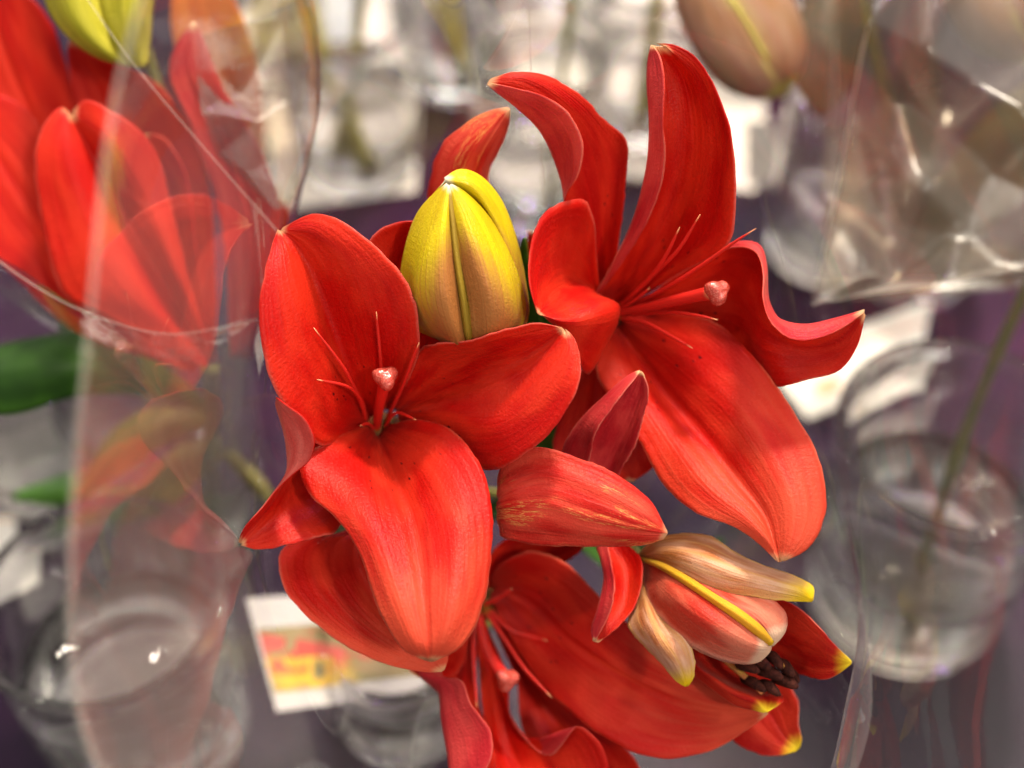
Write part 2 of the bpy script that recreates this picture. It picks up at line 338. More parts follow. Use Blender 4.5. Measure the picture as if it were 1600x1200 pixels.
def film_mat(name, f0=0.07, tint=(0.985, 0.975, 0.965), bump=0.0, bscale=14, rough=0.03, haze=0.0, power=4.2):
    """thin clear film: see-through, with the mirror gloss rising towards grazing angles"""
    g = NT(name)
    geo = g.n('ShaderNodeNewGeometry'); d = g.n('ShaderNodeVectorMath', operation='DOT_PRODUCT'); g.l(geo.outputs['Normal'], d.inputs[0]); g.l(geo.outputs['Incoming'], d.inputs[1])
    c = g.math('SUBTRACT', 1.0, g.math('ABSOLUTE', d.outputs['Value']), clamp=True)
    f = g.math('ADD', f0, g.math('MULTIPLY', g.math('POWER', c, power), 1-f0), clamp=True)
    t = g.n('ShaderNodeBsdfTransparent'); t.inputs[0].default_value = (*tint, 1)
    gl = g.n('ShaderNodeBsdfGlossy'); gl.inputs['Roughness'].default_value = rough; gl.inputs[0].default_value = (1, 1, 1, 1)
    if bump:
        obj = g.n('ShaderNodeTexCoord').outputs['Object']; nz = g.noise(obj, bscale, 3)
        bp = g.n('ShaderNodeBump'); g.l(nz, bp.inputs['Height']); bp.inputs['Strength'].default_value = 1.0; bp.inputs['Distance'].default_value = bump; g.l(bp.outputs[0], gl.inputs['Normal'])
    mx = g.n('ShaderNodeMixShader'); g.l(f, mx.inputs[0]); g.l(t.outputs[0], mx.inputs[1]); g.l(gl.outputs[0], mx.inputs[2])
    last = mx
    if haze:
        df = g.n('ShaderNodeBsdfDiffuse'); df.inputs[0].default_value = (0.8, 0.76, 0.72, 1)
        m2 = g.n('ShaderNodeMixShader'); hz = g.math('MINIMUM', g.math('DIVIDE', haze, g.math('ADD', g.math('SUBTRACT', 1.08, c), 0.0)), 0.6); g.l(hz, m2.inputs[0]); g.l(mx.outputs[0], m2.inputs[1]); g.l(df.outputs[0], m2.inputs[2]); last = m2
    g.l(last.outputs[0], g.out.inputs[0]); return g.m
FILM = film_mat('clear_film', 0.05, bump=0.0006, bscale=9, haze=0.024)
FILMC = film_mat('crumpled_film', 0.055, (0.68, 0.61, 0.50), bump=0.0012, bscale=30, rough=0.28, haze=0.025)
def refracting(name, ior, col, cloud):
    g = NT(name); b = g.n('ShaderNodeBsdfGlass'); b.inputs['IOR'].default_value = ior; b.inputs['Roughness'].default_value = 0.01; b.inputs[0].default_value = (*col, 1)
    obj = g.n('ShaderNodeTexCoord').outputs['Object']; bp = g.n('ShaderNodeBump'); g.l(g.noise(obj, 26, 2), bp.inputs['Height']); bp.inputs['Strength'].default_value = 1.0; bp.inputs['Distance'].default_value = 0.0012; g.l(bp.outputs[0], b.inputs['Normal'])
    t = g.n('ShaderNodeBsdfTransparent'); t.inputs[0].default_value = (*col, 1); m0 = g.n('ShaderNodeMixShader'); m0.inputs[0].default_value = 0.2; g.l(b.outputs[0], m0.inputs[1]); g.l(t.outputs[0], m0.inputs[2])
    d = g.n('ShaderNodeBsdfTranslucent'); d.inputs[0].default_value = (0.9, 0.88, 0.84, 1); mx = g.n('ShaderNodeMixShader'); mx.inputs[0].default_value = cloud; g.l(m0.outputs[0], mx.inputs[1]); g.l(d.outputs[0], mx.inputs[2])
    g.l(mx.outputs[0], g.out.inputs[0]); return g.m
GLASSB = refracting('vase_glass', 1.46, (0.992, 0.994, 0.992), 0.006)
WATERG = refracting('vase_water', 1.33, (0.992, 0.994, 0.988), 0.004)
PAPER = simple('card_paper', (0.80, 0.77, 0.72), 0.6, 0.3, (0.76, 0.73, 0.68), 8)

# ---------------------------------------------------------------- the setting
def table_mat():
    g = NT('tabletop'); b = g.n('ShaderNodeBsdfPrincipled'); obj = g.n('ShaderNodeTexCoord').outputs['Object']
    nz = g.noise(obj, 5, 4); n2 = g.noise(obj, 90, 3)
    c = g.mix(g.ramp(nz, 0.35, 0.68), (0.008, 0.004, 0.014), (0.030, 0.007, 0.030))
    g.l(c, b.inputs['Base Color']); b.inputs['Roughness'].default_value = 0.45; b.inputs['Specular IOR Level'].default_value = 0.08
    bp = g.n('ShaderNodeBump'); g.l(n2, bp.inputs['Height']); bp.inputs['Strength'].default_value = 0.25; bp.inputs['Distance'].default_value = 0.001; g.l(bp.outputs[0], b.inputs['Normal'])
    g.l(b.outputs[0], g.out.inputs[0]); return g.m
def sheet(name, x0, x1, y0, y1, z, t, mat):
    bm = bmesh.new(); bmesh.ops.create_cube(bm, size=1)
    for v in bm.verts: v.co = Vector(((x0+x1)/2 + v.co.x*(x1-x0), (y0+y1)/2 + v.co.y*(y1-y0), z - t/2 + v.co.z*t))
    me = bpy.data.meshes.new(name); bm.to_mesh(me); bm.free(); return link(name, me, None, [mat])
tag(sheet('tabletop', -1.6, 1.6, -0.25, 2.6, 0.0, 0.04, table_mat()), kind='structure')

# ---------------------------------------------------------------- main lily stalk
stalk = empty('lily_stalk', T(615, 1095, 0.016))
tag(stalk, 'sharp red lily stalk in full bloom with a yellow bud, in the middle', 'lily')

def bump_ball(name, parent, c, r, mat, lobes=3, stretch=1.0, axis=None):
    bm = bmesh.new(); bmesh.ops.create_icosphere(bm, subdivisions=4, radius=1)
    ax = (axis or (CAM - c)).normalized(); q = ax.to_track_quat('Z', 'Y')
    for v in bm.verts:
        p = v.co.copy(); a = math.atan2(p.y, p.x)
        k = 1 + 0.20*math.cos(lobes*a)*(1-p.z*p.z) - 0.22*max(0, p.z)**4 + 0.08*noise.noise(p*3.1)
        p = Vector((p.x*k, p.y*k, p.z*k*stretch)); v.co = c + q @ (p*r)
    for f in bm.faces: f.smooth = True
    me = bpy.data.meshes.new(name); bm.to_mesh(me); bm.free()
    return link(name, me, parent, [mat])
def pistil(parent, pts, r0, r1, sr):
    o = tube('style', parent, pts, r0, r1, FIL, 14, 24, prof=lambda t: r0 + (r1-r0)*t*t)
    c = P(*pts[-1]); d = (P(*pts[-1]) - P(*pts[-2])).normalized()
    bump_ball('stigma', parent, c + d*0.001, sr/1000, STIG, axis=d, stretch=0.9)
def filament(parent, pts, r=0.75):
    r *= 1.08
    tube('filament', parent, pts, r, 0.22, FIL, 8, 20, prof=lambda t: r*(1-0.45*t) if t < 0.85 else r*0.55*(1-(t-0.85)/0.15)+0.12)
def flower(label, base, pts_to):
    """the green throat and flower stalk; petals and stamens are its children"""
    pth = [base] + pts_to
    o = tube('flower', stalk, pth, 3.4, 2.6, STEMG, 12, 20, prof=lambda t: 4.6 - 2.2*min(1, t*3))
    o['label'] = label
    bump_ball('throat', o, P(base[0], base[1]-6, base[2]-4), 0.0095, THROAT)
    return o
NODE = (850, 770, -135)

# front flower
f1 = flower('open red lily flower facing the camera, lowest petal hanging forward', (585, 678, -47), [(640, 720, -80), (760, 770, -118), NODE])
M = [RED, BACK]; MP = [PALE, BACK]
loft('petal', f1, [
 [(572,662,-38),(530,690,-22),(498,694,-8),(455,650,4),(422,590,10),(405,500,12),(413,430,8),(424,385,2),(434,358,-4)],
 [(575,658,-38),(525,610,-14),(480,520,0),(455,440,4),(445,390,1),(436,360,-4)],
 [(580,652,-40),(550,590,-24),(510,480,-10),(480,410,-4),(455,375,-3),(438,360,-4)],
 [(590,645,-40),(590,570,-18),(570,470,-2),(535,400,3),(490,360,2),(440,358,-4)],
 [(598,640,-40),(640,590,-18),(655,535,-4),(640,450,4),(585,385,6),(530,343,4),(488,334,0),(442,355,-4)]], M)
loft('petal', f1, [
 [(612,636,-38),(640,590,-22),(658,545,-12),(682,537,-4),(730,533,4),(790,515,10),(840,505,12),(878,512,10)],
 [(618,640,-38),(700,580,-16),(780,550,0),(840,530,8),(880,514,10)],
 [(620,642,-40),(700,612,-24),(770,585,-8),(830,555,3),(882,517,10)],
 [(622,648,-41),(700,655,-18),(785,655,3),(850,600,12),(888,550,14),(884,518,10)],
 [(622,656,-42),(680,692,-30),(735,728,-16),(772,736,-5),(802,720,5),(845,690,12),(882,645,16),(905,595,17),(906,555,14),(895,525,11),(882,513,10)]], M)
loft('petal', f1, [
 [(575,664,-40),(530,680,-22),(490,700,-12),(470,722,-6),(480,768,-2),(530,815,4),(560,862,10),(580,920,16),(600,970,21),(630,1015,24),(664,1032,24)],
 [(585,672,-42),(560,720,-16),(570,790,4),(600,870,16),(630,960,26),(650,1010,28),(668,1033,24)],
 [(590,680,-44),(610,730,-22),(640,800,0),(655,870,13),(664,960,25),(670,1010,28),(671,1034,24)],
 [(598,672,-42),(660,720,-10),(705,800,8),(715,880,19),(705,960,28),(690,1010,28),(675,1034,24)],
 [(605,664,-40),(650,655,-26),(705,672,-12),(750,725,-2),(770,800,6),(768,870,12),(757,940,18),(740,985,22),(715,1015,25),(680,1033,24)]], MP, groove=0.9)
loft('petal', f1, [
 [(560,672,-46),(490,650,-24),(445,628,-4),(432,620,6),(452,635,13),(480,656,16),(492,686,15),(484,720,10),(458,743,6),(435,765,4),(412,795,2),(384,824,0),(374,846,-4)],
 [(560,676,-46),(500,680,-30),(455,665,-16),(434,640,-4),(446,670,2),(456,700,2),(452,731,0),(438,758,0),(415,790,-1),(388,822,-3),(374,848,-4)],
 [(565,685,-48),(510,720,-32),(480,750,-22),(450,780,-14),(420,815,-8),(378,850,-4)],
 [(575,700,-48),(545,770,-34),(535,815,-20),(520,832,-12),(490,840,-8),(440,853,-4),(400,858,-4),(376,852,-4)]], [RED, PINK], groove=0.2, ruffle=0.2)
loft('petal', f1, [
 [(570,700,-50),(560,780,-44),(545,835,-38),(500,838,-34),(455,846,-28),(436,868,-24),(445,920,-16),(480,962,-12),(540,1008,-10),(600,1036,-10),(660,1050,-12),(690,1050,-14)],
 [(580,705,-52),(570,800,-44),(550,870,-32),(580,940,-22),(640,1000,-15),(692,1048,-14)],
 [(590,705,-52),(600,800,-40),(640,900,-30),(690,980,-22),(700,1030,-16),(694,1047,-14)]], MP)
loft('petal', f1, [
 [(600,640,-42),(610,520,-34),(585,430,-24),(575,382,-18),(600,356,-16),(640,346,-16),(690,345,-18)],
 [(605,640,-44),(650,500,-36),(670,400,-28),(695,350,-22)],
 [(610,640,-42),(690,560,-38),(720,480,-36),(725,400,-32),(700,352,-24)]], M)
pistil(f1, [(588,672,-46),(592,640,-30),(602,592,-10)], 1.7, 2.4, 4.3)
for pts in ([(575,668,-44),(562,625,-24),(535,572,-6),(490,512,6)], [(572,668,-44),(566,630,-26),(545,605,-12),(495,593,0)],
            [(592,662,-44),(596,590,-20),(588,487,0)], [(602,660,-44),(628,605,-20),(655,535,0)], [(600,668,-44),(620,645,-26),(650,656,-14)], [(585,672,-44),(575,662,-30),(563,665,-22)]):
    filament(f1, pts, 0.8)

# yellow bud
b1 = tube('bud', stalk, [(748,566,-42),(770,620,-70),(820,700,-112),NODE], 3.4, 2.4, STEMG, 12, 20)
b1['label'] = 'closed yellow bud flushed with brown between the two upper flowers'
BY = [BUDY, BUDY]
loft('bud_scale', b1, [
 [(740,560,-28),(726,530,-1),(716,470,6),(707,400,8),(703,335,6),(702,290,3)],
 [(738,560,-28),(712,530,3),(695,470,12),(690,400,13),(694,335,9),(701,290,3)],
 [(735,560,-30),(695,530,-4),(660,470,6),(662,400,8),(680,335,6),(700,289,3)],
 [(735,560,-35),(690,532,-20),(645,508,-14),(627,465,-12),(631,400,-10),(652,335,-5),(680,302,-1),(699,287,2)]], BY, back=True, groove=0, ruffle=0.15)
loft('bud_scale', b1, [
 [(745,560,-28),(738,530,-1),(732,470,6),(719,400,8),(709,335,6),(703,290,3)],
 [(750,560,-28),(768,525,3),(763,460,12),(747,400,13),(728,340,9),(704,289,3)],
 [(755,560,-30),(795,520,-2),(797,470,5),(778,400,6),(748,338,5),(704,289,3)],
 [(760,560,-35),(812,515,-14),(821,485,-12),(812,440,-9),(793,390,-6),(760,335,-2),(725,300,1),(705,288,3)]], BY, back=True, groove=0, ruffle=0.15)
loft('bud_rib', b1, [
 [(740,560,-28),(724,530,-4),(714,470,2),(705,400,4),(701,335,4),(701,296,3)],
 [(742,560,-27),(732,530,1),(724,470,8),(713,400,10),(706,335,8),(702,296,4)],
 [(745,560,-28),(741,530,-4),(735,470,2),(722,400,4),(711,335,4),(704,296,3)]], [BUDRIB], back=True, groove=0, ruffle=0, nu=12, nv=36)
loft('bud_scale', b1, [
 [(755,560,-34),(800,480,-18),(785,400,-12),(755,330,-7),(720,300,-3),(697,284,0)],
 [(760,560,-34),(815,490,-12),(803,420,-8),(775,345,-3),(738,292,1),(696,281,1)],
 [(765,560,-40),(823,500,-22),(820,440,-20),(802,360,-14),(778,305,-10),(747,273,-6),(718,265,-3),(694,279,0)]], BY, back=True, groove=0, ruffle=0.15)
loft('bud_scale', b1, [
 [(735,560,-36),(690,532,-22),(646,508,-16),(628,465,-14),(632,400,-12),(653,335,-7),(680,302,-2),(697,283,0)],
 [(738,560,-50),(700,540,-50),(690,470,-52),(690,400,-46),(690,330,-30),(697,280,-4)],
 [(762,560,-50),(780,520,-54),(775,450,-52),(765,370,-44),(730,300,-24),(698,279,-3)],
 [(765,560,-42),(822,505,-24),(819,440,-22),(801,360,-16),(777,305,-12),(747,275,-8),(718,268,-5),(696,280,-1)]], BY, back=False, groove=0, ruffle=0.1)

# flower hidden behind the yellow bud
f6 = flower('red lily flower hidden behind the yellow bud, one petal tip showing above it', (765, 520, -92), [(790, 600, -112), (830, 700, -128), NODE])
loft('petal', f6, [
 [(745,500,-86),(690,400,-66),(670,320,-50),(674,275,-42),(690,228,-36),(735,188,-31),(772,172,-29),(793,168,-28)],
 [(760,500,-90),(725,400,-64),(708,310,-42),(730,240,-30),(768,195,-27),(795,169,-28)],
 [(775,500,-90),(765,400,-66),(745,310,-44),(755,250,-33),(780,200,-28),(796,170,-28)],
 [(785,500,-86),(785,400,-70),(768,320,-54),(764,270,-46),(778,235,-38),(793,200,-31),(797,173,-28)]], [RED, WORN], back=True, groove=-0.3, ruffle=0.4)
loft('petal', f6, [
 [(740,510,-90),(690,470,-80),(660,430,-72),(640,400,-66)],[(745,515,-94),(700,480,-84),(665,445,-76),(642,405,-66)],[(745,525,-90),(700,510,-80),(665,470,-72),(645,410,-66)]], M)
loft('petal', f6, [
 [(780,510,-90),(810,440,-84),(820,400,-80),(825,360,-76)],[(785,515,-94),(825,450,-88),(838,410,-82),(828,362,-76)],[(790,520,-90),(850,470,-84),(860,420,-80),(832,362,-76)]], M)

# upper right flower
f2 = flower('open red lily flower seen from the side with a tall upright petal', (948, 488, -62), [(935, 560, -85), (890, 680, -118), NODE])
loft('petal', f2, [
 [(935,462,-50),(985,392,-30),(1025,318,-12),(1040,250,0),(1037,190,6),(1039,120,8),(1032,88,6),(1022,72,2)],
 [(928,465,-54),(955,420,-44),(990,345,-28),(1010,270,-16),(1017,200,-8),(1012,130,-2),(1014,90,-2),(1019,71,0)],
 [(945,472,-58),(1010,390,-42),(1055,290,-26),(1065,200,-14),(1055,120,-7),(1030,74,0)],
 [(960,478,-58),(1050,400,-36),(1105,300,-16),(1110,200,-7),(1085,120,-2),(1040,72,2)],
 [(975,482,-56),(1060,428,-34),(1138,378,-10),(1149,300,-2),(1141,215,2),(1120,145,2),(1085,88,2),(1050,69,2),(1026,68,1)]], M, groove=0.3, mid=0.62)
loft('petal', f2, [
 [(955,465,-58),(968,370,-46),(978,290,-36),(979,219,-28),(950,192,-22),(905,147,-14),(855,118,-8),(805,112,-4),(768,122,-2)],
 [(945,465,-62),(945,370,-48),(942,280,-34),(920,210,-22),(870,155,-10),(815,125,-3),(764,126,-2)],
 [(930,465,-62),(905,380,-46),(890,320,-34),(872,262,-24),(845,205,-14),(805,165,-6),(775,142,-3),(762,131,-2)],
 [(925,455,-58),(895,370,-34),(883,312,-18),(904,272,-8),(912,237,-4),(907,207,-2),(884,172,0),(845,148,1),(800,136,0),(766,129,-2)]], M, groove=0.2, ruffle=0.25, mid=0.35)
loft('petal', f2, [
 [(940,470,-56),(932,400,-40),(928,340,-26),(912,313,-18),(885,315,-12),(852,332,-6),(832,372,-2),(826,410,0),(829,450,2),(840,488,2)],
 [(942,475,-58),(915,440,-46),(880,430,-26),(855,450,-10),(842,490,2)],
 [(945,478,-58),(930,455,-42),(895,458,-22),(864,478,-6),(844,491,2)],
 [(950,490,-58),(962,478,-36),(967,479,-20),(935,490,-8),(900,501,-2),(870,500,2),(846,492,2)],
 [(945,500,-60),(962,505,-45),(966,505,-34),(945,545,-26),(920,585,-20),(900,560,-12),(870,515,-4),(848,494,1)]], M, groove=0.3, ruffle=0.2)
loft('petal', f2, [
 [(990,480,-56),(1065,428,-36),(1142,388,-20),(1180,395,-10),(1192,430,-2),(1191,466,4),(1203,504,8),(1236,531,10),(1283,529,10),(1325,508,9),(1350,489,8)],
 [(990,482,-58),(1068,430,-40),(1145,386,-24),(1185,388,-18),(1198,425,-12),(1197,462,-6),(1213,496,-2),(1255,508,2),(1306,498,5),(1351,485,8)],
 [(990,494,-60),(1080,470,-46),(1150,470,-36),(1192,515,-19),(1250,540,-8),(1310,530,2),(1350,489,8)],
 [(990,505,-60),(1080,540,-50),(1150,570,-40),(1195,600,-24),(1228,602,-10),(1262,592,-4),(1310,580,0),(1338,545,4),(1352,493,8)]], M, groove=0.2, ruffle=0.3, mid=0.66)
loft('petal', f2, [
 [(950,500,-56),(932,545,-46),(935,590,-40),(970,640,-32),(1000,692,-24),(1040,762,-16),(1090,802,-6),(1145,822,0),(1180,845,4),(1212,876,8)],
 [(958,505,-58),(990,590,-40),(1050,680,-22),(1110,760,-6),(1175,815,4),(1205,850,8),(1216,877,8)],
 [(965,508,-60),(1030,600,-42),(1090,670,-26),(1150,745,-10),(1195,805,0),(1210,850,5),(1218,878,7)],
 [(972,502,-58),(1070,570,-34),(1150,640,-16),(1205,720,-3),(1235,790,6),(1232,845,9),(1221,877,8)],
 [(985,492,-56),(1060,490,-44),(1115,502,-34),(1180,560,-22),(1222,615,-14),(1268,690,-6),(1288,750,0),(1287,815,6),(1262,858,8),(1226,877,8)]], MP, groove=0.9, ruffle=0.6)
loft('petal', f2, [
 [(935,490,-62),(915,560,-56),(880,640,-50),(865,700,-46),(880,760,-42),(930,775,-42),(980,752,-42)],
 [(945,500,-64),(930,600,-60),(930,690,-52),(985,752,-42)],
 [(950,510,-62),(960,600,-56),(1010,690,-48),(1022,725,-44),(990,752,-42)]], M)
pistil(f2, [(955,492,-60),(1020,478,-36),(1070,466,-20),(1118,456,-6)], 1.6, 2.6, 4.4)
for pts in ([(965,492,-58),(1040,488,-34),(1085,492,-22),(1122,500,-14)], [(962,496,-58),(1010,505,-38),(1045,523,-26),(1082,544,-16)],
            [(960,486,-58),(1010,440,-34),(1040,400,-18),(1062,355,-6)], [(965,484,-58),(1020,430,-34),(1060,390,-18),(1094,335,-4)],
            [(970,484,-58),(1040,450,-30),(1100,412,-10),(1148,378,4),(1181,357,12)], [(958,488,-58),(990,470,-44),(1015,450,-34)]):
    filament(f2, pts, 0.9)

# half hidden flower seen from behind
f4 = flower('half hidden red lily flower seen from behind with yellow scratches', (870, 775, -45), [(862, 772, -80), (855, 770, -110), NODE])
loft('petal', f4, [
 [(800,790,-38),(778,760,-16),(785,728,-8),(830,699,-3),(900,714,0),(965,742,2),(1015,782,2),(1040,828,2)],
 [(800,800,-34),(782,775,-9),(850,752,1),(930,775,5),(1000,808,5),(1042,832,3)],
 [(800,815,-34),(780,800,-8),(850,802,2),(930,822,4),(1000,832,4),(1042,834,3)],
 [(805,830,-36),(785,838,-12),(840,851,-5),(920,852,-3),(1000,852,0),(1036,842,2)]], [RED, WORN], back=True, groove=-0.5, ridges=0.35, ruffle=0.5)
loft('petal', f4, [
 [(900,780,-34),(922,715,-16),(933,672,-8),(955,640,-5),(985,602,-4),(1000,582,-7)],
 [(875,780,-38),(882,700,-26),(905,660,-20),(945,620,-13),(985,586,-9),(1000,580,-8)],
 [(930,780,-38),(950,715,-30),(975,660,-20),(995,615,-13),(1003,582,-8)],
 [(950,780,-38),(968,738,-28),(990,700,-20),(1006,650,-14),(1013,612,-9),(1005,584,-8)]], [BACK, BACK], groove=0.1, ruffle=0.3)
loft('petal', f4, [
 [(935,790,-44),(950,850,-26),(957,885,-18),(962,915,-14),(955,955,-12),(940,985,-12),(931,1001,-14)],
 [(930,790,-46),(932,850,-34),(940,875,-26),(945,905,-22),(935,950,-18),(925,985,-16),(928,1001,-14)],
 [(940,790,-48),(955,850,-40),(975,890,-33),(972,940,-25),(950,980,-18),(932,1003,-14)],
 [(950,790,-48),(980,848,-38),(1000,870,-31),(1003,900,-25),(993,945,-21),(965,980,-18),(936,1003,-14)]], M, groove=0.1, ruffle=0.3)

# lower flower
f3 = flower('shaded red lily flower at the bottom with a broad petal reaching sideways', (752, 945, -90), [(775, 900, -112), (820, 830, -128), NODE])
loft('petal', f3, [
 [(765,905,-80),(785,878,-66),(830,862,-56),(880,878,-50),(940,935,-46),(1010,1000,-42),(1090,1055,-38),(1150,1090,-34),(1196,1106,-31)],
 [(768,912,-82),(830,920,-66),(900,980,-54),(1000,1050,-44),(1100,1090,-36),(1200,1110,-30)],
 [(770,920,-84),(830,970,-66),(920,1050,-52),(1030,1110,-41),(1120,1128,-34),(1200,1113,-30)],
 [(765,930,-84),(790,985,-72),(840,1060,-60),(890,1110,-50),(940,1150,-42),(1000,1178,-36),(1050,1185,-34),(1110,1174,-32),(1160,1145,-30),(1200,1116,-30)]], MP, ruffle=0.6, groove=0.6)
loft('petal', f3, [
 [(745,960,-84),(700,1020,-60),(692,1056,-40),(722,1064,-30),(738,1100,-24),(768,1143,-20),(769,1180,-18),(745,1230,-18)],
 [(740,960,-86),(680,1030,-66),(655,1053,-52),(685,1078,-42),(690,1120,-36),(700,1170,-30),(708,1215,-26),(735,1235,-20)],
 [(745,965,-88),(720,1050,-74),(725,1120,-58),(735,1180,-40),(742,1235,-24)],
 [(750,970,-88),(745,1060,-76),(760,1140,-60),(775,1190,-44),(750,1240,-24)]], M, groove=0.1, ruffle=0.5)
loft('petal', f3, [
 [(745,965,-86),(750,1060,-72),(760,1140,-58),(775,1210,-44),(800,1260,-34)],
 [(750,965,-88),(775,1080,-76),(800,1170,-60),(830,1230,-44),(850,1270,-36)],
 [(755,965,-86),(793,1060,-74),(797,1120,-64),(825,1160,-54),(858,1181,-46),(885,1155,-38),(903,1136,-34),(925,1150,-32),(950,1195,-34),(940,1250,-36),(870,1280,-38)]], M, ruffle=0.5)
loft('petal', f3, [
 [(765,965,-90),(808,1070,-82),(814,1130,-76),(840,1200,-64),(900,1270,-52)],
 [(770,965,-92),(840,1080,-84),(900,1170,-68),(960,1270,-54)],
 [(780,960,-88),(880,1080,-76),(960,1150,-62),(1000,1200,-52),(1005,1250,-50),(975,1275,-52)]], M)
loft('petal', f3, [
 [(755,925,-86),(760,880,-74),(790,845,-64),(850,838,-60),(912,850,-58)],
 [(765,920,-88),(830,870,-74),(912,852,-58)],
 [(770,915,-84),(850,890,-72),(895,872,-62),(913,855,-58)]], M)
loft('petal', f3, [
 [(745,930,-86),(700,950,-70),(650,1000,-58),(640,1048,-50)],
 [(748,940,-90),(715,990,-78),(675,1035,-62),(645,1052,-50)],
 [(750,950,-86),(735,1000,-78),(715,1050,-64),(655,1058,-50)]], M)
pistil(f3, [(748,955,-86),(757,1000,-68),(772,1035,-57),(790,1060,-48)], 1.9, 2.7, 4.4)
for pts in ([(742,960,-84),(740,1030,-66),(745,1105,-50)], [(756,950,-84),(790,1000,-66),(820,1045,-54),(862,1090,-44)], [(756,945,-82),(780,934,-70),(801,919,-60)], [(762,950,-84),(800,985,-68),(855,1001,-58)]):
    filament(f3, pts, 1.1)

# half open bud
b2 = tube('bud', stalk, [(990,868,-42),(960,845,-70),(900,800,-112),NODE], 3.6, 2.4, STEMG, 12, 20)
b2['label'] = 'half open orange red bud with yellow tips and dark brown anthers'
BO = [REDTIP, BUDO]; BM2 = [REDTIP, BUDM]
loft('bud_petal', b2, [
 [(996,868,-40),(1022,844,-30),(1070,834,-22),(1108,839,-18),(1149,864,-14),(1197,886,-10),(1244,902,-8),(1270,918,-8),(1270,936,-6)],
 [(998,870,-38),(1040,860,-18),(1090,870,-6),(1150,893,-1),(1210,910,-2),(1255,924,-4),(1269,938,-6)],
 [(1001,872,-38),(1035,882,-20),(1070,902,-10),(1108,923,-6),(1165,931,-3),(1222,938,-4),(1255,939,-6),(1267,940,-6)]], BO, back=True, groove=0, ruffle=0.3)
loft('bud_petal', b2, [
 [(1004,876,-36),(1060,893,-20),(1120,918,-12),(1180,930,-6),(1215,943,-3),(1229,966,-3),(1224,990,-3),(1208,1008,-2)],
 [(1004,878,-36),(1080,905,-10),(1140,935,0),(1190,963,3),(1208,990,2),(1207,1009,-2)],
 [(1003,874,-36),(1038,888,-18),(1076,911,-7),(1114,936,0),(1152,961,4),(1184,986,3),(1206,1008,-1)],
 [(1005,884,-36),(1050,930,-6),(1100,968,6),(1150,998,8),(1188,1012,4),(1205,1010,-2)],
 [(1005,890,-38),(1014,935,-22),(1035,970,-14),(1072,1004,-8),(1108,1024,-5),(1150,1036,-4),(1182,1035,-4),(1202,1020,-2)]], BM2, back=True, groove=0.6, ruffle=0.3)
loft('midrib', b2, [
 [(1001,876,-36),(1035,890,-16),(1073,914,-5),(1111,940,2),(1148,966,6),(1180,991,5),(1203,1008,1)],
 [(1003,873,-34),(1038,887,-14),(1076,909,-3),(1114,934,4),(1152,959,8),(1184,984,7),(1206,1006,2)],
 [(1005,870,-36),(1041,883,-16),(1079,904,-5),(1117,929,2),(1156,953,6),(1189,979,5),(1208,1003,1)]], [BUDYRIB], back=True, groove=0, ruffle=0.0, nu=12, nv=40)
loft('bud_petal', b2, [
 [(1004,898,-36),(1019,928,-24),(1038,968,-14),(1057,985,-10),(1074,996,-8),(1085,1023,-8),(1084,1055,-10),(1076,1070,-12)],
 [(1000,905,-36),(1008,950,-18),(1030,1000,-6),(1055,1035,-6),(1073,1071,-12)],
 [(997,905,-38),(988,950,-28),(982,978,-22),(1007,1010,-16),(1036,1038,-14),(1056,1062,-13),(1070,1072,-12)]], BO, back=True, groove=0, ruffle=0.3)
loft('bud_petal', b2, [
 [(1040,900,-44),(1150,930,-26),(1219,938,-14),(1246,950,-10),(1277,977,-8),(1302,1006,-8),(1330,1032,-8)],
 [(1040,905,-46),(1150,950,-32),(1225,972,-20),(1270,1003,-13),(1310,1028,-9),(1331,1034,-8)],
 [(1040,910,-50),(1140,970,-42),(1215,1005,-34),(1265,1030,-22),(1305,1040,-12),(1330,1036,-8)],
 [(1040,915,-50),(1130,1000,-44),(1205,1040,-36),(1255,1055,-25),(1285,1062,-16),(1312,1052,-11),(1328,1038,-8)]], [REDTIP, BUDM], groove=0.3, ruffle=0.3)
loft('bud_petal', b2, [
 [(1030,930,-50),(1100,1010,-44),(1160,1050,-38),(1210,1076,-28),(1224,1094,-18),(1200,1111,-14)],
 [(1030,935,-52),(1095,1030,-40),(1150,1070,-30),(1195,1090,-20),(1198,1112,-14)],
 [(1030,940,-50),(1086,1036,-28),(1117,1060,-20),(1149,1081,-16),(1180,1095,-14),(1196,1112,-14)],
 [(1030,945,-50),(1084,1052,-30),(1117,1081,-24),(1149,1103,-20),(1175,1110,-17),(1194,1114,-14)]], [REDTIP, BUDM], groove=0, ruffle=0.2)
loft('bud_petal', b2, [
 [(1060,960,-56),(1180,1040,-52),(1235,1075,-47),(1248,1100,-43),(1247,1130,-40),(1252,1155,-38),(1249,1170,-38)],
 [(1060,970,-58),(1150,1060,-56),(1200,1110,-50),(1225,1150,-43),(1246,1171,-38)],
 [(1060,980,-58),(1100,1080,-56),(1130,1140,-52),(1155,1164,-47),(1185,1178,-43),(1214,1181,-40),(1243,1174,-38)]], [REDTIP, BUDM], groove=0.3, ruffle=0.3)
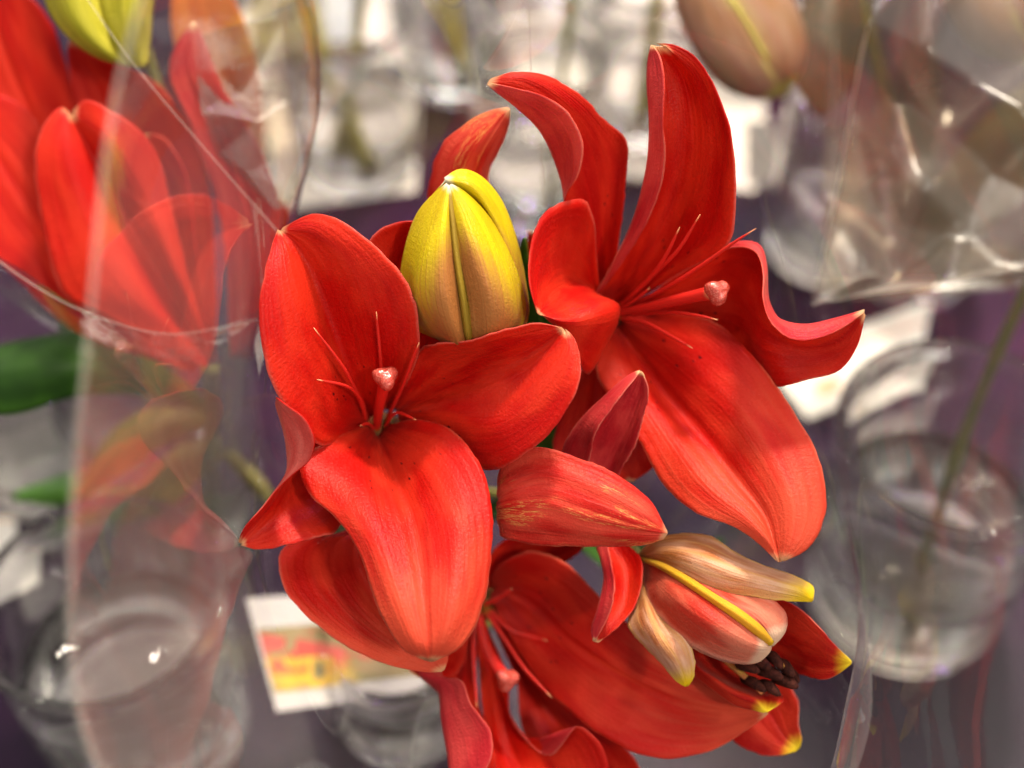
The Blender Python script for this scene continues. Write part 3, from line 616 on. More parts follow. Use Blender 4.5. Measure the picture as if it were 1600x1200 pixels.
for a, b_, r in (((1150,1038,-26),(1186,1050,-15),2.2), ((1163,1026,-26),(1204,1044,-14),2.4), ((1196,1020,-24),(1222,1044,-14),2.2), ((1212,1034,-26),(1240,1056,-16),2.4), ((1180,1046,-26),(1222,1060,-13),2.5),
                 ((1158,1060,-27),(1196,1080,-15),2.1), ((1205,1058,-27),(1246,1074,-16),2.5), ((1185,1066,-24),(1218,1086,-13),2.1), ((1228,1050,-30),(1247,1066,-20),2.2)):
    rr = r
    tube('anther', b2, [a, tuple((a[i]+b_[i])/2 + (1, -3, 1.5)[i] for i in range(3)), b_], r, r, ANTH, 12, 18, prof=lambda t: rr*(math.sin(math.pi*min(max(t, 0.02), 0.98)))**0.4)
for a, m_, b_ in (((1100,1000,-40),(1150,1045,-26),(1192,1082,-17)), ((1120,990,-40),(1190,1010,-26),(1222,1042,-16))):
    tube('filament', b2, [a, m_, b_], 1.5, 1.2, ANTY, 10, 16)

# stem and leaves
base_w = stalk.location
def wpts(*pts): return [P(*p) for p in pts]
tube('stem', stalk, wpts(NODE, (850, 860, -200)) + [T(720, 1010, 0.10), T(615, 1095, 0.016)], 4.2, 4.6, STEMG, 14, 40, inpix=False)
def leaf(parent, rails, mat, **kw): return loft('leaf', parent, rails, [mat, mat], groove=0.5, ruffle=0.6, nv=26, nu=14, **kw)
leaf(stalk, [[(850,760,-125),(820,640,-96),(800,520,-70),(800,440,-58),(818,372,-48)],[(855,760,-124),(840,640,-98),(822,520,-76),(814,440,-62),(819,372,-48)],[(860,760,-125),(866,640,-96),(850,530,-70),(832,450,-56),(821,374,-48)]], LEAF)
leaf(stalk, [[(852,765,-120),(835,715,-86),(822,660,-66),(830,600,-58)],[(856,765,-118),(852,720,-88),(842,660,-72),(834,600,-60)],[(860,765,-120),(880,715,-84),(872,650,-66),(838,602,-58)]], LEAF)
leaf(stalk, [[(845,765,-125),(800,640,-100),(790,560,-84),(830,480,-72)],[(850,765,-125),(840,640,-104),(840,560,-92),(850,470,-74)],[(855,765,-125),(880,640,-100),(890,560,-84),(872,480,-72)]], LEAF)
leaf(stalk, [[(850,770,-130),(700,790,-110),(560,800,-86),(505,815,-74)],[(850,776,-130),(700,815,-114),(570,830,-94),(500,830,-76)],[(850,782,-130),(700,840,-110),(590,860,-90),(510,845,-76)]], LEAFD)
leaf(stalk, [[(850,780,-140),(960,840,-150),(1050,860,-150),(1130,840,-150)],[(850,790,-140),(960,860,-156),(1050,890,-158),(1130,845,-150)],[(850,800,-140),(950,890,-150),(1040,920,-150),(1125,850,-150)]], LEAFD)

#@@BACKGROUND@@
# ---------------------------------------------------------------- second lily stalk, behind the film
stalk2 = empty('lily_stalk', T(300, 830, 0.012))
tag(stalk2, 'softly blurred red lily stalk with a lime bud, wrapped in film at the upper left', 'lily')
f5 = tube('flower', stalk2, [(328,572,-116),(332,620,-150),(330,690,-210)], 4, 3, STEMG, 12, 14)
f5['label'] = 'wide open red lily flower pressed against its film'
M5 = [RED, BACK]
loft('petal', f5, [
 [(325,575,-110),(250,540,-100),(160,492,-92),(100,462,-88),(78,405,-84),(62,330,-82),(54,245,-80),(64,203,-80),(95,167,-82),(108,175,-84)],
 [(330,570,-112),(215,460,-92),(140,340,-84),(105,240,-80),(109,178,-83)],
 [(330,570,-112),(260,450,-104),(190,330,-94),(140,235,-86),(111,180,-84)],
 [(334,570,-112),(275,430,-94),(220,310,-86),(165,220,-80),(113,178,-83)],
 [(335,570,-110),(300,450,-100),(270,330,-92),(245,240,-86),(215,200,-82),(170,171,-80),(135,156,-80),(114,172,-84)]], M5, groove=0.9)
loft('petal', f5, [
 [(325,570,-118),(270,450,-112),(215,330,-106),(200,250,-102),(222,212,-100)],
 [(332,570,-120),(295,450,-114),(255,320,-108),(224,211,-101)],
 [(340,568,-116),(320,480,-108),(305,380,-104),(290,270,-100),(255,215,-98),(226,209,-100)]], M5)
loft('petal', f5, [
 [(325,560,-125),(230,400,-125),(150,250,-122),(115,140,-118),(105,75,-112),(110,60,-110)],
 [(330,555,-128),(260,380,-128),(190,220,-124),(140,110,-117),(112,62,-110)],
 [(335,550,-124),(335,420,-118),(320,260,-114),(265,150,-110),(205,108,-106),(150,90,-106),(114,62,-108)]], M5)
loft('petal', f5, [
 [(300,580,-120),(120,520,-110),(20,430,-104),(-60,350,-100),(-80,250,-98),(-60,180,-100)],
 [(305,575,-124),(150,470,-114),(40,310,-106),(-55,175,-100)],
 [(310,570,-122),(180,420,-116),(90,270,-110),(50,180,-106),(0,148,-102),(-55,170,-100)]], M5)
loft('petal', f5, [
 [(320,560,-130),(120,380,-132),(0,220,-130),(-60,60,-124),(-30,-40,-120)],
 [(325,555,-134),(160,350,-136),(50,180,-134),(0,60,-126),(-20,-42,-120)],
 [(330,550,-132),(200,330,-134),(120,150,-132),(70,20,-124),(0,-42,-120)]], M5)
loft('petal', f5, [
 [(360,560,-126),(345,350,-114),(300,200,-104),(265,115,-100),(272,75,-98),(300,34,-98)],
 [(375,555,-128),(385,350,-116),(345,210,-106),(298,110,-100),(302,34,-98)],
 [(385,550,-126),(440,350,-112),(410,240,-105),(345,130,-99),(318,60,-97),(305,34,-98)]], [RED, BACK], back=True)
b5 = tube('bud', stalk2, [(150,-90,-110),(220,60,-150),(300,360,-190),(335,660,-215)], 3, 3, STEMG, 10, 20)
b5['label'] = 'lime yellow closed bud'
LIME = petal_mat('bud_lime', (0.50, 0.46, 0.03), (0.62, 0.56, 0.06), (0.44, 0.40, 0.02), (0.6, 0.55, 0.05), veins=0.5, sheen=0.1, streak=(0.36, 0.34, 0.02))
for rails in ([[(90,-110,-90),(66,-40,-86),(74,10,-84),(104,55,-82),(150,88,-82),(196,102,-82)],[(120,-110,-80),(100,-40,-70),(112,20,-70),(150,70,-74),(198,102,-81)],[(140,-110,-84),(150,-40,-76),(158,20,-76),(176,70,-78),(200,103,-82)]],
              [[(142,-110,-84),(152,-40,-76),(160,20,-76),(178,70,-78),(201,103,-82)],[(190,-110,-80),(205,-40,-70),(208,20,-70),(206,70,-75),(206,103,-81)],[(220,-110,-94),(242,-40,-92),(238,20,-90),(234,70,-88),(226,104,-84),(210,104,-82)]],
              [[(90,-110,-92),(66,-40,-88),(74,10,-86),(104,55,-84),(150,88,-83),(196,102,-83)],[(150,-110,-120),(150,-40,-126),(160,20,-120),(185,70,-100),(203,103,-84)],[(220,-110,-96),(242,-40,-94),(238,20,-92),(234,70,-90),(226,104,-86),(210,104,-83)]]):
    loft('bud_scale', b5, rails, [LIME, LIME], back=True, groove=0, ruffle=0.2, nv=36, nu=18)
# two more blooms of the same stalk, farther off
ORANGE = petal_mat('petal_orange', (0.66, 0.16, 0.03), (0.74, 0.24, 0.05), (0.8, 0.3, 0.1), (0.9, 0.6, 0.1))
loft('petal', f5, [[(380,400,-200),(330,200,-185),(270,60,-170),(270,-40,-165)],[(390,400,-205),(370,180,-188),(330,40,-172),(310,-60,-165)],[(400,390,-200),(410,180,-186),(380,30,-172),(330,-60,-165)]], [ORANGE, ORANGE])
loft('petal', f5, [[(370,560,-150),(370,430,-140),(375,370,-134),(400,330,-130),(440,312,-130)],[(380,560,-152),(395,440,-142),(410,370,-134),(442,314,-130)],[(392,560,-150),(425,450,-140),(445,390,-134),(450,340,-130),(446,316,-130)]], [RED, BACK])
for rails, mt in (([[(340,640,-190),(240,560,-165),(120,520,-150),(0,540,-145),(-90,580,-145)],[(340,645,-190),(240,590,-160),(120,570,-142),(0,590,-138),(-92,585,-145)],[(340,650,-190),(240,620,-165),(120,620,-150),(0,650,-145),(-90,595,-145)]], LEAFD),
                  ([[(340,690,-220),(290,690,-215),(240,730,-210),(180,800,-205)],[(342,700,-220),(300,715,-212),(250,760,-206),(184,808,-205)],[(345,720,-220),(310,750,-214),(270,790,-208),(190,812,-205)]], LEAFO),
                  ([[(330,640,-200),(230,640,-195),(170,680,-190),(120,770,-190)],[(332,650,-200),(240,670,-190),(180,710,-186),(124,775,-190)],[(335,660,-200),(250,700,-194),(195,740,-190),(130,776,-190)]], LEAFO),
                  ([[(345,700,-225),(380,715,-216),(425,765,-212),(455,835,-214)],[(344,706,-225),(374,728,-213),(416,776,-209),(453,838,-214)],[(343,712,-225),(368,738,-216),(408,784,-212),(450,838,-214)]], LEAFO),
                  ([[(330,700,-230),(200,740,-250),(110,740,-260),(20,770,-262)],[(330,712,-230),(200,760,-248),(110,768,-256),(20,776,-262)],[(330,722,-230),(200,785,-252),(110,792,-260),(24,782,-262)]], LEAF)):
    leaf(stalk2, rails, mt)
tube('stem', stalk2, wpts((330,690,-210), (322,760,-262)) + [T(300, 830, 0.014)], 4.2, 4.6, STEMG, 14, 30, inpix=False)

# ---------------------------------------------------------------- lilies seen through crumpled film, upper right
stalk3 = empty('lily_stalk', T(1420, 420, 0.012))
tag(stalk3, 'blurred lily stalk with pale pink green buds behind the crumpled film', 'lily')
PINKB = petal_mat('bud_pale_pink', (0.32, 0.17, 0.08), (0.36, 0.22, 0.14), (0.46, 0.42, 0.10), (0.50, 0.46, 0.10), veins=0.2, streak=(0.34, 0.15, 0.12), edge_w=0.3, tip_from=0.86, sheen=0.05)  # bud colours darkened to paint in the shade behind the film
RIBY = simple('bud_rib_olive', (0.46, 0.40, 0.08), 0.5, 0.3)
def fat_bud(parent, tip, mid, base, wd, dep, h):
    """closed bud from three bulging scales; tip, mid and base are photo points of its axis"""
    b = tube('bud', parent, [(*base, h-dep), (base[0]+(base[0]-mid[0])*.5, base[1]+(base[1]-mid[1])*.5, h-dep*1.5)], 3, 3, STEMG, 10, 8)
    ax = Vector((tip[0]-base[0], tip[1]-base[1])); ax.normalize(); nx, ny = -ax.y, ax.x
    for a0 in (-0.5, 1.6, 3.7):
        rails = []
        for k in range(5):
            a = a0 + 2.15*k/4; r = []
            for (cx, cy), f in ((base, 0.35), ((base[0]*.65+mid[0]*.35, base[1]*.65+mid[1]*.35), 0.82), (mid, 1.0), ((mid[0]*.5+tip[0]*.5, mid[1]*.5+tip[1]*.5), 0.86), ((mid[0]*.18+tip[0]*.82, mid[1]*.18+tip[1]*.82), 0.52), (tip, 0.04)):
                g_ = 1 - 0.07*(abs(k-2)/2)**2
                r.append((cx + nx*wd*f*g_*math.cos(a), cy + ny*wd*f*g_*math.cos(a), h + dep*0.0 + 0.45*wd*0.62*f*g_*math.sin(a)))
            rails.append(r)
        loft('bud_scale', b, rails, [PINKB, PINKB], back=math.sin(a0+1.07) > 0, groove=0, ruffle=0.2, nv=30, nu=16)
    return b
fb = fat_bud(stalk3, (1222,150), (1165,45), (1090,-80), 88, 30, -215)
tube('bud_rib', fb, [(1098,-60,-188),(1150,10,-176),(1200,95,-184)], 1.6, 1.2, RIBY, 8, 14)
fat_bud(stalk3, (1620,90), (1570,0), (1500,-110), 90, 30, -200)
for rails, mt in (([[(1290,-80,-250),(1250,20,-240),(1240,120,-232),(1275,178,-228)],[(1310,-80,-246),(1300,20,-234),(1290,120,-228),(1280,180,-228)],[(1330,-80,-250),(1350,20,-240),(1340,120,-232),(1290,182,-228)]], LEAFB),
                  ([[(1400,420,-330),(1480,260,-290),(1560,160,-270),(1660,100,-260)],[(1410,430,-330),(1510,300,-286),(1590,210,-266),(1670,110,-260)],[(1420,440,-330),(1540,360,-290),(1640,260,-270),(1680,120,-260)]], LEAFO),
                  ([[(1400,400,-330),(1390,240,-300),(1400,120,-285),(1440,0,-275)],[(1415,400,-330),(1420,240,-295),(1430,120,-280),(1445,0,-275)],[(1430,400,-330),(1460,240,-300),(1470,120,-285),(1450,0,-275)]], LEAFB),
                  ([[(1420,430,-330),(1470,400,-300),(1540,380,-290),(1640,400,-290)],[(1420,440,-330),(1470,420,-298),(1540,415,-286),(1640,410,-290)],[(1420,450,-330),(1470,445,-300),(1540,450,-290),(1640,420,-290)]], LEAFB)):
    leaf(stalk3, rails, mt)
tube('stem', stalk3, wpts((1330,-60,-300), (1380,150,-330), (1410,300,-380)) + [T(1420, 420, 0.014)], 4, 4.4, STEMG, 12, 24, inpix=False)

# ---------------------------------------------------------------- film sleeves
def closed_u(pts, n):
    m = len(pts); out = []
    for i in range(n):
        t = i/n*m; k = int(t); f = t-k
        p0, p1, p2, p3 = (pts[(k-1) % m], pts[k % m], pts[(k+1) % m], pts[(k+2) % m])
        out.append(0.5*((2*p1) + (p2-p0)*f + (2*p0-5*p1+4*p2-p3)*f*f + (3*p1-p0-3*p2+p3)*f*f*f))
    return out
def ring_sheet(name, parent, rings, mat, n=120, m=48, jitter=0.0):
    R = [closed_u([P(*p) for p in r], n) for r in rings]
    rows = list(zip(*[resample_u([R[k][i] for k in range(len(R))], m) for i in range(n)]))
    V = [tuple(p + (noise.noise_vector(p*16)*jitter if jitter else Vector())) for row in rows for p in row]
    F = [(j*n+i, j*n+(i+1) % n, (j+1)*n+(i+1) % n, (j+1)*n+i) for j in range(m-1) for i in range(n)]
    me = bpy.data.meshes.new(name); me.from_pydata(V, [], F)
    for p in me.polygons: p.use_smooth = True
    return link(name, me, parent, [mat]), rows
def hem_mat(op=0.5):
    g = NT('film_hem'); t = g.n('ShaderNodeBsdfTransparent'); d = g.n('ShaderNodeBsdfPrincipled'); d.inputs['Base Color'].default_value = (0.8, 0.74, 0.68, 1); d.inputs['Roughness'].default_value = 0.25
    mx = g.n('ShaderNodeMixShader'); mx.inputs[0].default_value = op; g.l(t.outputs[0], mx.inputs[1]); g.l(d.outputs[0], mx.inputs[2]); g.l(mx.outputs[0], g.out.inputs[0]); return g.m
HEM = hem_mat(0.09)
sl = empty('film_sleeve', P(840, 930, -235))
tag(sl, 'smooth clear film cone round the sharp red lilies in the middle', 'film sleeve', 'clear film sleeves')
rim = [(110,900),(140,500),(190,110),(330,-200),(700,-330),(1150,-400),(1800,-300),(2100,250),(2200,850),(2050,1450),(1450,1850),(800,1850),(380,1550),(150,1190)]
mid = [(368,858),(388,590),(418,320),(590,130),(757,112),(1000,42),(1230,180),(1375,470),(1395,800),(1356,1060),(1230,1380),(850,1490),(570,1380),(440,1100)]
low = [(500,850),(520,650),(560,480),(660,360),(790,280),(980,260),(1130,350),(1240,520),(1290,800),(1340,1150),(1150,1420),(850,1480),(640,1390),(550,1080)]
deep = [(650,850),(670,750),(710,680),(770,630),(840,610),(910,610),(980,640),(1040,700),(1060,800),(1060,960),(990,1110),(880,1180),(770,1140),(680,990)]
bot = [(840-95*math.cos(2*math.pi*k/14), 925-80*math.sin(2*math.pi*k/14)) for k in range(14)]
_, rows = ring_sheet('film', sl, [[(x, y, h) for x, y in r] for r, h in ((rim, 150), (mid, 0), (low, -60), (deep, -160), (bot, -232))], FILM)
hm = list(rows[0]); link('hem', tube_mesh(hm + hm[:1], [0.0009]*(len(hm)+1), 8, False, 'hem'), sl, [HEM])
# weld line down the far wall
i0 = min(range(len(rows[24])), key=lambda i: (rows[8][i] - P(835, 0, 60)).length)
sm_ = [rows[j][i0] for j in range(0, 48)]
link('weld_seam', tube_mesh(sm_, [0.00045]*len(sm_), 6, False, 'weld_seam'), sl, [HEM])

sl2 = empty('film_sleeve', P(345, 735, -250))
tag(sl2, 'clear film wrapped round the blurred lily with the lime bud', 'film sleeve', 'clear film sleeves')
r_rim = [(-230,260),(-200,-60),(0,-250),(300,-200),(470,-60),(500,160),(450,360),(400,480),(270,520),(120,480),(0,410),(-140,340)]
r_mid = [(-140,300),(-120,0),(60,-140),(260,-110),(430,0),(470,200),(450,400),(400,560),(300,600),(160,560),(40,470),(-80,390)]
r_low = [(230,610),(240,540),(270,500),(310,480),(350,480),(390,510),(410,570),(400,630),(370,680),(330,690),(280,680),(245,650)]
r_bot = [(345-45*math.cos(2*math.pi*k/12), 735-35*math.sin(2*math.pi*k/12)) for k in range(12)]
_, rows2 = ring_sheet('film', sl2, [[(x, y, h) for x, y in r] for r, h in ((r_rim, -56), (r_mid, -110), (r_low, -190), (r_bot, -252))], film_mat('wrinkled_film', 0.085, bump=0.003, bscale=26), jitter=0.004)
fl_ = [(130,-10,-50),(205,95,-52),(318,230,-54),(436,364,-58)]
tube('fold_edge', sl2, fl_, 0.4, 0.4, HEM, 6, 20)
tube('hem', sl2, [(-20,395,-58),(60,450,-58),(130,486,-58),(260,522,-60),(400,500,-64)], 0.45, 0.4, HEM, 6, 24)

FILMW = film_mat('white_crumpled_film', 0.16, (0.92, 0.91, 0.88), bump=0.002, bscale=40, rough=0.25, haze=0.10)
sl4 = empty('film_sleeve', P(60, 720, -260))
tag(sl4, 'whitish crumpled film under the dark green leaf at the left', 'film sleeve', 'clear film sleeves')
sl3 = empty('film_sleeve', P(1430, 460, -260))
tag(sl3, 'crumpled grey brown film sleeve with sharp creases at the upper right', 'film sleeve', 'clear film sleeves')
def creased(name, parent, pts, mat, bev=0.0045):
    """film folded along sharp ridges: pts are photo points with depth"""
    v2 = [Vector((p[0], p[1])) for p in pts]
    vs, _, fs, ov, _, _ = geometry.delaunay_2d_cdt(v2, [], [], 0, 1e-5)
    me = bpy.data.meshes.new(name); me.from_pydata([tuple(P(v.x, v.y, pts[ov[k][0]][2])) for k, v in enumerate(vs)], [], [tuple(f) for f in fs])
    o = link(name, me, parent, [mat])
    b = o.modifiers.new('fold', 'BEVEL'); b.width = bev; b.segments = 3; b.limit_method = 'ANGLE'; b.angle_limit = math.radians(6)
    for p in me.polygons: p.use_smooth = True
    w_ = o.modifiers.new('wn', 'WEIGHTED_NORMAL'); w_.keep_sharp = False
    return o
creased('film', sl3, [(1375,-60,-150),(1350,40,-128),(1330,190,-150),(1300,340,-132),(1268,478,-122),(1448,-60,-104),(1450,90,-96),(1400,150,-140),(1436,290,-108),(1368,330,-142),(1478,442,-104),(1400,440,-136),(1350,430,-120),
  (1540,-60,-140),(1520,130,-112),(1600,172,-100),(1540,260,-136),(1500,360,-128),(1560,420,-120),(1640,420,-118),(1720,220,-120),(1720,-60,-130),(1720,410,-140),(1640,60,-150),(1630,300,-122)], FILMC)
creased('film_back', sl3, [(1300,-60,-215),(1420,-60,-190),(1560,-60,-230),(1720,-60,-200),(1310,130,-232),(1400,80,-200),(1500,60,-225),(1600,100,-195),(1720,120,-220),(1290,300,-205),(1380,250,-235),(1470,220,-195),(1580,250,-230),(1720,280,-200),(1300,470,-215),(1400,400,-190),(1500,430,-225),(1600,380,-205),(1720,440,-220)], FILMC)
creased('film', sl4, [(-80,640,-330),(0,622,-305),(60,640,-337),(130,600,-301),(240,628,-329),(-80,720,-315),(20,690,-343),(90,700,-311),(150,668,-337),(200,690,-323),(-60,790,-335),(40,770,-319),(120,760,-339)], FILMW, 0.0015)
tube('hem', sl3, [(1268,478,-121),(1350,430,-119),(1400,440,-135),(1478,442,-103),(1560,420,-119),(1640,420,-117)], 0.6, 0.6, HEM, 6, 30)
# shards of the second sleeve's film that stick out towards the middle
creased('film_flap', sl2, [(300,60,-105),(360,40,-95),(440,30,-113),(320,170,-93),(375,150,-107),(400,190,-95),(450,160,-105),(340,240,-105),(385,270,-93),(425,250,-101),(432,330,-93),(460,300,-105)], FILMC, 0.0012)

# ---------------------------------------------------------------- paper sheets added to brighten the far vases
SHEETP = simple('sheet_paper', (0.80, 0.75, 0.68), 0.6, 0.2, (0.64, 0.60, 0.56), 22)
def floor_sheet(label, pts):
    a, b, c, d = [T(x, y, 0.0) for x, y in pts]; z = Vector((0, 0, 0.0012))
    bm = bmesh.new(); lo = [bm.verts.new(v + z*0.1) for v in (a, b, c, d)]; hi = [bm.verts.new(v + z) for v in (a, b, c, d)]
    bm.faces.new(hi); bm.faces.new(lo[::-1])
    for k in range(4): bm.faces.new((lo[k], lo[(k+1) % 4], hi[(k+1) % 4], hi[k]))
    bmesh.ops.recalc_face_normals(bm, faces=bm.faces)
    me = bpy.data.meshes.new('added_paper_sheet'); bm.to_mesh(me); bm.free()
    tag(link('added_paper_sheet', me, None, [SHEETP]), label, 'paper', 'added paper sheets brightening the vases')
floor_sheet('added beige paper sheet brightening the vases above the front flower', [(430,330),(650,300),(665,-120),(380,-120)])
floor_sheet('added beige paper sheet brightening the vases behind the tall upright petal', [(745,255),(1180,300),(1230,-120),(735,-120)])

REFLECTOR = simple('reflector_paper', (0.82, 0.79, 0.76), 0.6, 0.2, (0.62, 0.58, 0.60), 40)

# ---------------------------------------------------------------- glass vases on the table
def lathe(name, prof, n=48):
    bm = bmesh.new(); rings = []
    for r, z in prof:
        if r < 1e-6: rings.append([bm.verts.new((0, 0, z))])
        else: rings.append([bm.verts.new((r*math.cos(2*math.pi*i/n), r*math.sin(2*math.pi*i/n), z)) for i in range(n)])
    for a, b in zip(rings, rings[1:]):
        for i in range(n):
            j = (i+1) % n
            if len(a) == 1: bm.faces.new((a[0], b[j], b[i]))
            elif len(b) == 1: bm.faces.new((a[i], a[j], b[0]))
            else: bm.faces.new((a[i], a[j], b[j], b[i]))
    bmesh.ops.recalc_face_normals(bm, faces=bm.faces)
    for f in bm.faces: f.smooth = True
    me = bpy.data.meshes.new(name); bm.to_mesh(me); bm.free(); return me
def part_mesh(e, name, prof, mat):
    me = lathe(name, prof); o = bpy.data.objects.new(name, me); COL.objects.link(o); o.parent = e; me.materials.append(mat); return o
def vase(px, py, R, H, fill, label):
    loc = T(px, py, 0.0024)
    e = empty('glass_vase', loc); tag(e, label, 'vase', 'clear glass vases on the dark table')
    t = 0.0042; rb = R*0.84
    outer = [(0, 0.0008), (rb*0.75, 0.0005), (rb*0.93, 0.0002), (rb+0.001, 0.002), (rb+0.0042, 0.008), (R*0.93, 0.03), (R*0.975, H*0.4), (R*0.99, H*0.7), (R, H-0.004), (R+0.0012, H-0.001), (R+0.0008, H+0.0014)]
    inner = [(R-t*0.5, H+0.0022), (R-t-0.0006, H+0.0008), (R-t, H-0.004), (R*0.99-t, H*0.7), (R*0.975-t, H*0.4), (R*0.93-t, 0.034), (rb-0.002, 0.016), (rb*0.8, 0.0135), (rb*0.4, 0.0125), (0, 0.0122)]
    part_mesh(e, 'glass', outer + inner, GLASSB)
    z1 = H*fill; g_ = 0.0004
    part_mesh(e, 'water', [(0, 0.0122+g_), (rb*0.4, 0.0125+g_), (rb*0.8, 0.0135+g_), (rb-0.002-g_, 0.0162+g_), (R*0.93-t-g_, 0.034+g_), (R*0.975-t-g_, H*0.4), (R*0.98-t-g_, z1+0.001), (R*0.975-t-0.002, z1), (0, z1)], WATERG)
    return e
vase(632, 1118, 0.037, 0.085, 0.6, 'small clear glass vase behind the picture card, below the lilies')
vase(240, 1135, 0.058, 0.13, 0.55, 'large clear glass vase nearest the camera at the lower left corner')
vase(1405, 930, 0.061, 0.15, 0.55, 'wide clear glass vase with a single bare stem at the right')
vase(1290, 385, 0.046, 0.13, 0.6, 'clear glass vase with a bright glint beside the tall upright petal')
vase(840, 320, 0.046, 0.13, 0.6, 'clear glass vase seen between the yellow bud and the side facing flower')
vase(560, 255, 0.048, 0.13, 0.6, 'clear glass vase above the front flower holding an olive stem')
vase(1010, 190, 0.046, 0.13, 0.6, 'clear glass vase behind the tall upright petal')
vase(60, 720, 0.052, 0.12, 0.5, 'clear glass vase under the dark green leaf at the left edge')
vase(300, 830, 0.05, 0.13, 0.5, 'clear glass vase holding the film wrapped lily with the lime bud')
vase(720, 120, 0.046, 0.13, 0.6, 'clear glass vase behind the yellow bud, beside the dark gap')
vase(425, 95, 0.046, 0.13, 0.6, 'clear glass vase between the lime bud and the pale blue card')
vase(1420, 420, 0.046, 0.12, 0.5, 'clear glass vase under the crumpled film')
vase(1190, 80, 0.046, 0.13, 0.6, 'clear glass vase below the pale pink bud at the top')
vase(880, 20, 0.046, 0.13, 0.6, 'clear glass vase at the top edge above the arched petal')

def reflector(px, py, r, label):  # pale discs added under the glass to brighten the vase bases
    e = T(px, py, 0.0002); me = lathe('added_reflector', [(0, 0.0), (r-0.0004, 0.0), (r, 0.0005), (r-0.0004, 0.0010), (0, 0.0010)])
    o = bpy.data.objects.new('added_reflector', me); COL.objects.link(o); o.location = e; me.materials.append(REFLECTOR); tag(o, label, 'reflector', 'added paper discs brightening vases')
reflector(240, 1135, 0.050, 'added round pale coaster under the large vase at the lower left corner')
reflector(1405, 930, 0.053, 'added round pale coaster under the wide vase at the right')
reflector(60, 720, 0.045, 'added round pale coaster under the vase at the left edge')
reflector(1290, 385, 0.042, 'added round pale coaster under the vase beside the tall upright petal')
reflector(632, 1118, 0.032, 'added round pale coaster under the small vase below the lilies')
def stem_thing(pts, label, r=3.6, mat=STEMG):
    path = spline(pts, 30); o = link('cut_stem', tube_mesh(path, [r/1000*(1+0.12*math.sin(i*.9)) for i in range(30)], 12, True, 'cut_stem'), None, [mat])
    tag(o, label, 'stem', 'stems standing in vases'); return o
def up(px, py, z, dx=0, dy=0): 
    p = T(px, py, 0); return Vector((p.x+dx, p.y+dy, z))
stem_thing([up(575,275,0.016), up(560,255,0.12,-0.02,0.0), up(560,255,0.42,-0.07,0.02)], 'olive stem leaning up above the front flower', 5.0, STEMY)
stem_thing([up(1005,205,0.016), up(1010,190,0.15,0.0,0.0), up(1010,190,0.45,0.006,0.02)], 'olive stem rising behind the tall upright petal', 5.0, STEMY)
stem_thing([up(1420,945,0.016), up(1415,900,0.10,0.012,0.02), up(1405,900,0.22,0.035,0.05), up(1405,900,0.30,0.05,0.06)], 'dark green stem standing in the wide vase at the right', 2.8, STEMD)
stem_thing([up(850,330,0.016), up(850,320,0.2,0.02,0.03), up(850,320,0.45,0.03,0.06)], 'thin stem in the vase behind the arched petal', 2.8)
stem_thing([up(420,110,0.016), up(420,95,0.18,0.0,0.03), up(420,95,0.45,-0.03,0.05)], 'thin olive stem beside the pale blue card', 3)

stem_thing([up(725,135,0.016), up(720,120,0.2,-0.03,0.02), up(720,120,0.45,-0.09,0.03)], 'yellow green stem leaning behind the yellow bud', 4.2, STEMY)
stem_thing([up(885,30,0.016), up(880,20,0.2,0.03,0.02), up(880,20,0.45,0.07,0.03)], 'yellow green stem at the top edge above the arched petal', 4.2, STEMY)
stem_thing([up(540,250,0.016), up(545,255,0.14,0.02,0.02), up(550,255,0.42,0.05,0.06)], 'green stem crossing the olive stem above the front flower', 3.8, STEMG)

# ---------------------------------------------------------------- cards
def quad_card(name, label, corners, mat, t=0.0006, parent=None, cat='card', group='price cards'):
    a, b, c, d = corners; n = (b-a).cross(d-a).normalized()*t
    V = [tuple(v) for v in (a, b, c, d, a-n, b-n, c-n, d-n)]
    me = bpy.data.meshes.new(name); me.from_pydata(V, [], [(0,1,2,3), (7,6,5,4), (0,4,5,1), (1,5,6,2), (2,6,7,3), (3,7,4,0)])
    uv = me.uv_layers.new(name='UVMap')
    for poly in me.polygons:
        for li in poly.loop_indices: uv.data[li].uv = ((0,0),(1,0),(1,1),(0,1))[me.loops[li].vertex_index % 4]
    o = link(name, me, parent, [mat])
    if label: tag(o, label, cat, group)
    return o
def lily_print():
    g = NT('printed_lilies'); uvn = g.n('ShaderNodeUVMap').outputs[0]
    n1 = g.noise(g.scaled(uvn, 3.2, 2.4, 1, (1.3, 0.4, 0)), 1.3, 3, 0.55, 0.9); n2 = g.noise(g.scaled(uvn, 2.4, 2.4, 1, (5.1, 2.2, 0)), 1.2, 2)
    sp = g.n('ShaderNodeSeparateXYZ'); g.l(uvn, sp.inputs[0])
    col = g.mix(g.ramp(n2, 0.4, 0.6), (0.20, 0.17, 0.06), (0.30, 0.22, 0.10))
    yl = g.math('MULTIPLY', g.ramp(sp.outputs[0], 0.62, 0.38), g.ramp(sp.outputs[1], 0.62, 0.42)); col = g.mix(g.math('MULTIPLY', yl, g.ramp(n1, 0.36, 0.46)), col, (0.80, 0.47, 0.01))
    rd = g.math('MULTIPLY', g.ramp(sp.outputs[1], 0.12, 0.4), g.ramp(n1, 0.47, 0.54)); col = g.mix(rd, col, (0.52, 0.06, 0.04))
    b = g.n('ShaderNodeBsdfPrincipled'); g.l(col, b.inputs['Base Color']); b.inputs['Roughness'].default_value = 0.35; g.l(b.outputs[0], g.out.inputs[0]); return g.m
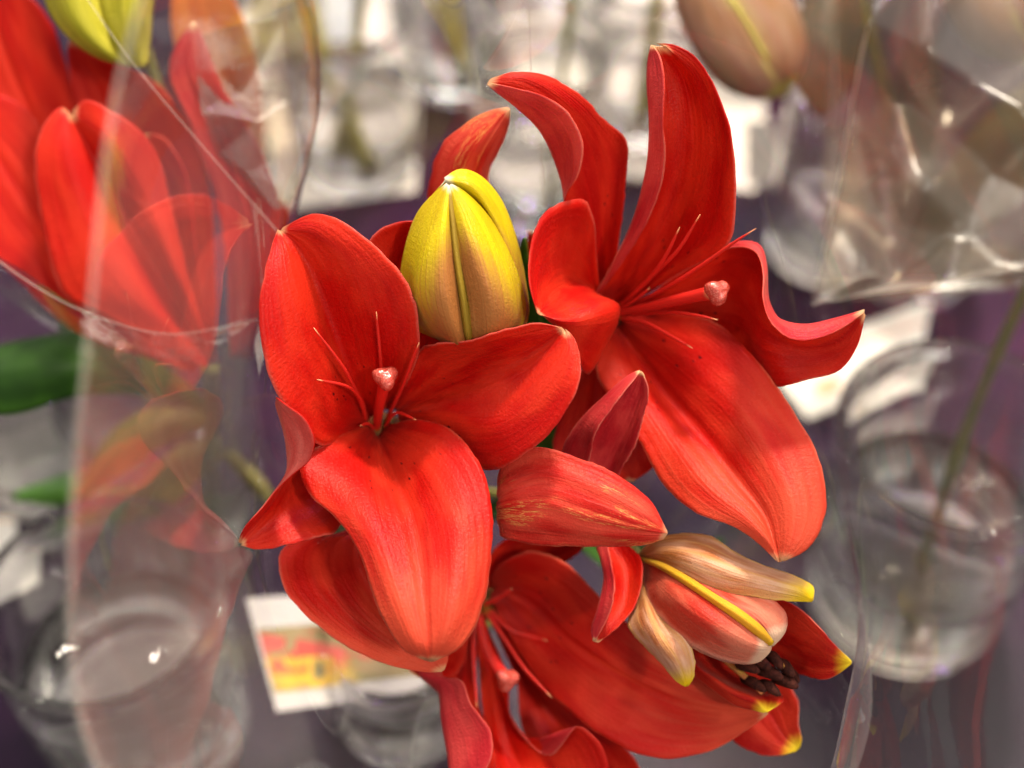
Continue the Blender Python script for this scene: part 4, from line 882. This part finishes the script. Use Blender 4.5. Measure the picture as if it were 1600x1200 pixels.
def inset(cs, u0, u1, v0, v1, lift):
    a, b, c, d = cs; n = (b-a).cross(d-a).normalized()*lift
    f = lambda u, v: a.lerp(b, u).lerp(d.lerp(c, u), v) + n
    return [f(u0, v0), f(u1, v0), f(u1, v1), f(u0, v1)]
def px_card(pts): return [P(*p) for p in pts]
PRINT = lily_print()
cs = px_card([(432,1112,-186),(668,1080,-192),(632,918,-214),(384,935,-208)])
c1 = quad_card('picture_card', 'white card printed with red and yellow lilies, against the small vase', cs, simple('card_paper_shaded', (0.60, 0.57, 0.55), 0.6, 0.2, (0.52, 0.50, 0.50), 20))  # paper colour darkened, shade on the card painted in
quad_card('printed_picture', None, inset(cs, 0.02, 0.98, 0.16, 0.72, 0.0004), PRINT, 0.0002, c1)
LINE = simple('pink_print', (0.72, 0.42, 0.34), 0.6, 0.3)
OR = simple('orange_print', (0.78, 0.48, 0.25), 0.6, 0.3)
cs = [T(1262,655,0.003), T(1432,584,0.003), T(1456,470,0.018), T(1190,560,0.018)]
c2 = quad_card('price_card', 'white price card with a pink line below the sideways petal', cs, PAPER)
quad_card('printed_line', None, inset(cs, 0.02, 0.98, 0.70, 0.76, 0.0004), LINE, 0.0002, c2)
quad_card('printed_mark', None, inset(cs, 0.18, 0.34, 0.22, 0.40, 0.0004), OR, 0.0002, c2)
cs = [T(-130,925,0.003), T(46,905,0.003), T(20,806,0.018), T(-150,815,0.018)]
c3 = quad_card('price_card', 'white price card cut off by the left edge', cs, PAPER)
quad_card('printed_line', None, inset(cs, 0.80, 0.985, 0.93, 0.97, 0.0004), OR, 0.0002, c3)
BLUEP = simple('card_blue', (0.50, 0.62, 0.85), 0.5, 0.3, (0.62, 0.70, 0.85), 12)
cs = [T(500,100,0.003), T(575,70,0.003), T(555,-40,0.06), T(485,-30,0.06)]
quad_card('price_card', 'pale blue card at the top edge between the vases', cs, BLUEP)
cs = [T(1165,285,0.003), T(1212,287,0.003), T(1212,190,0.05), T(1165,188,0.05)]
quad_card('price_card', 'white price card standing behind the vase with the glint', cs, PAPER)
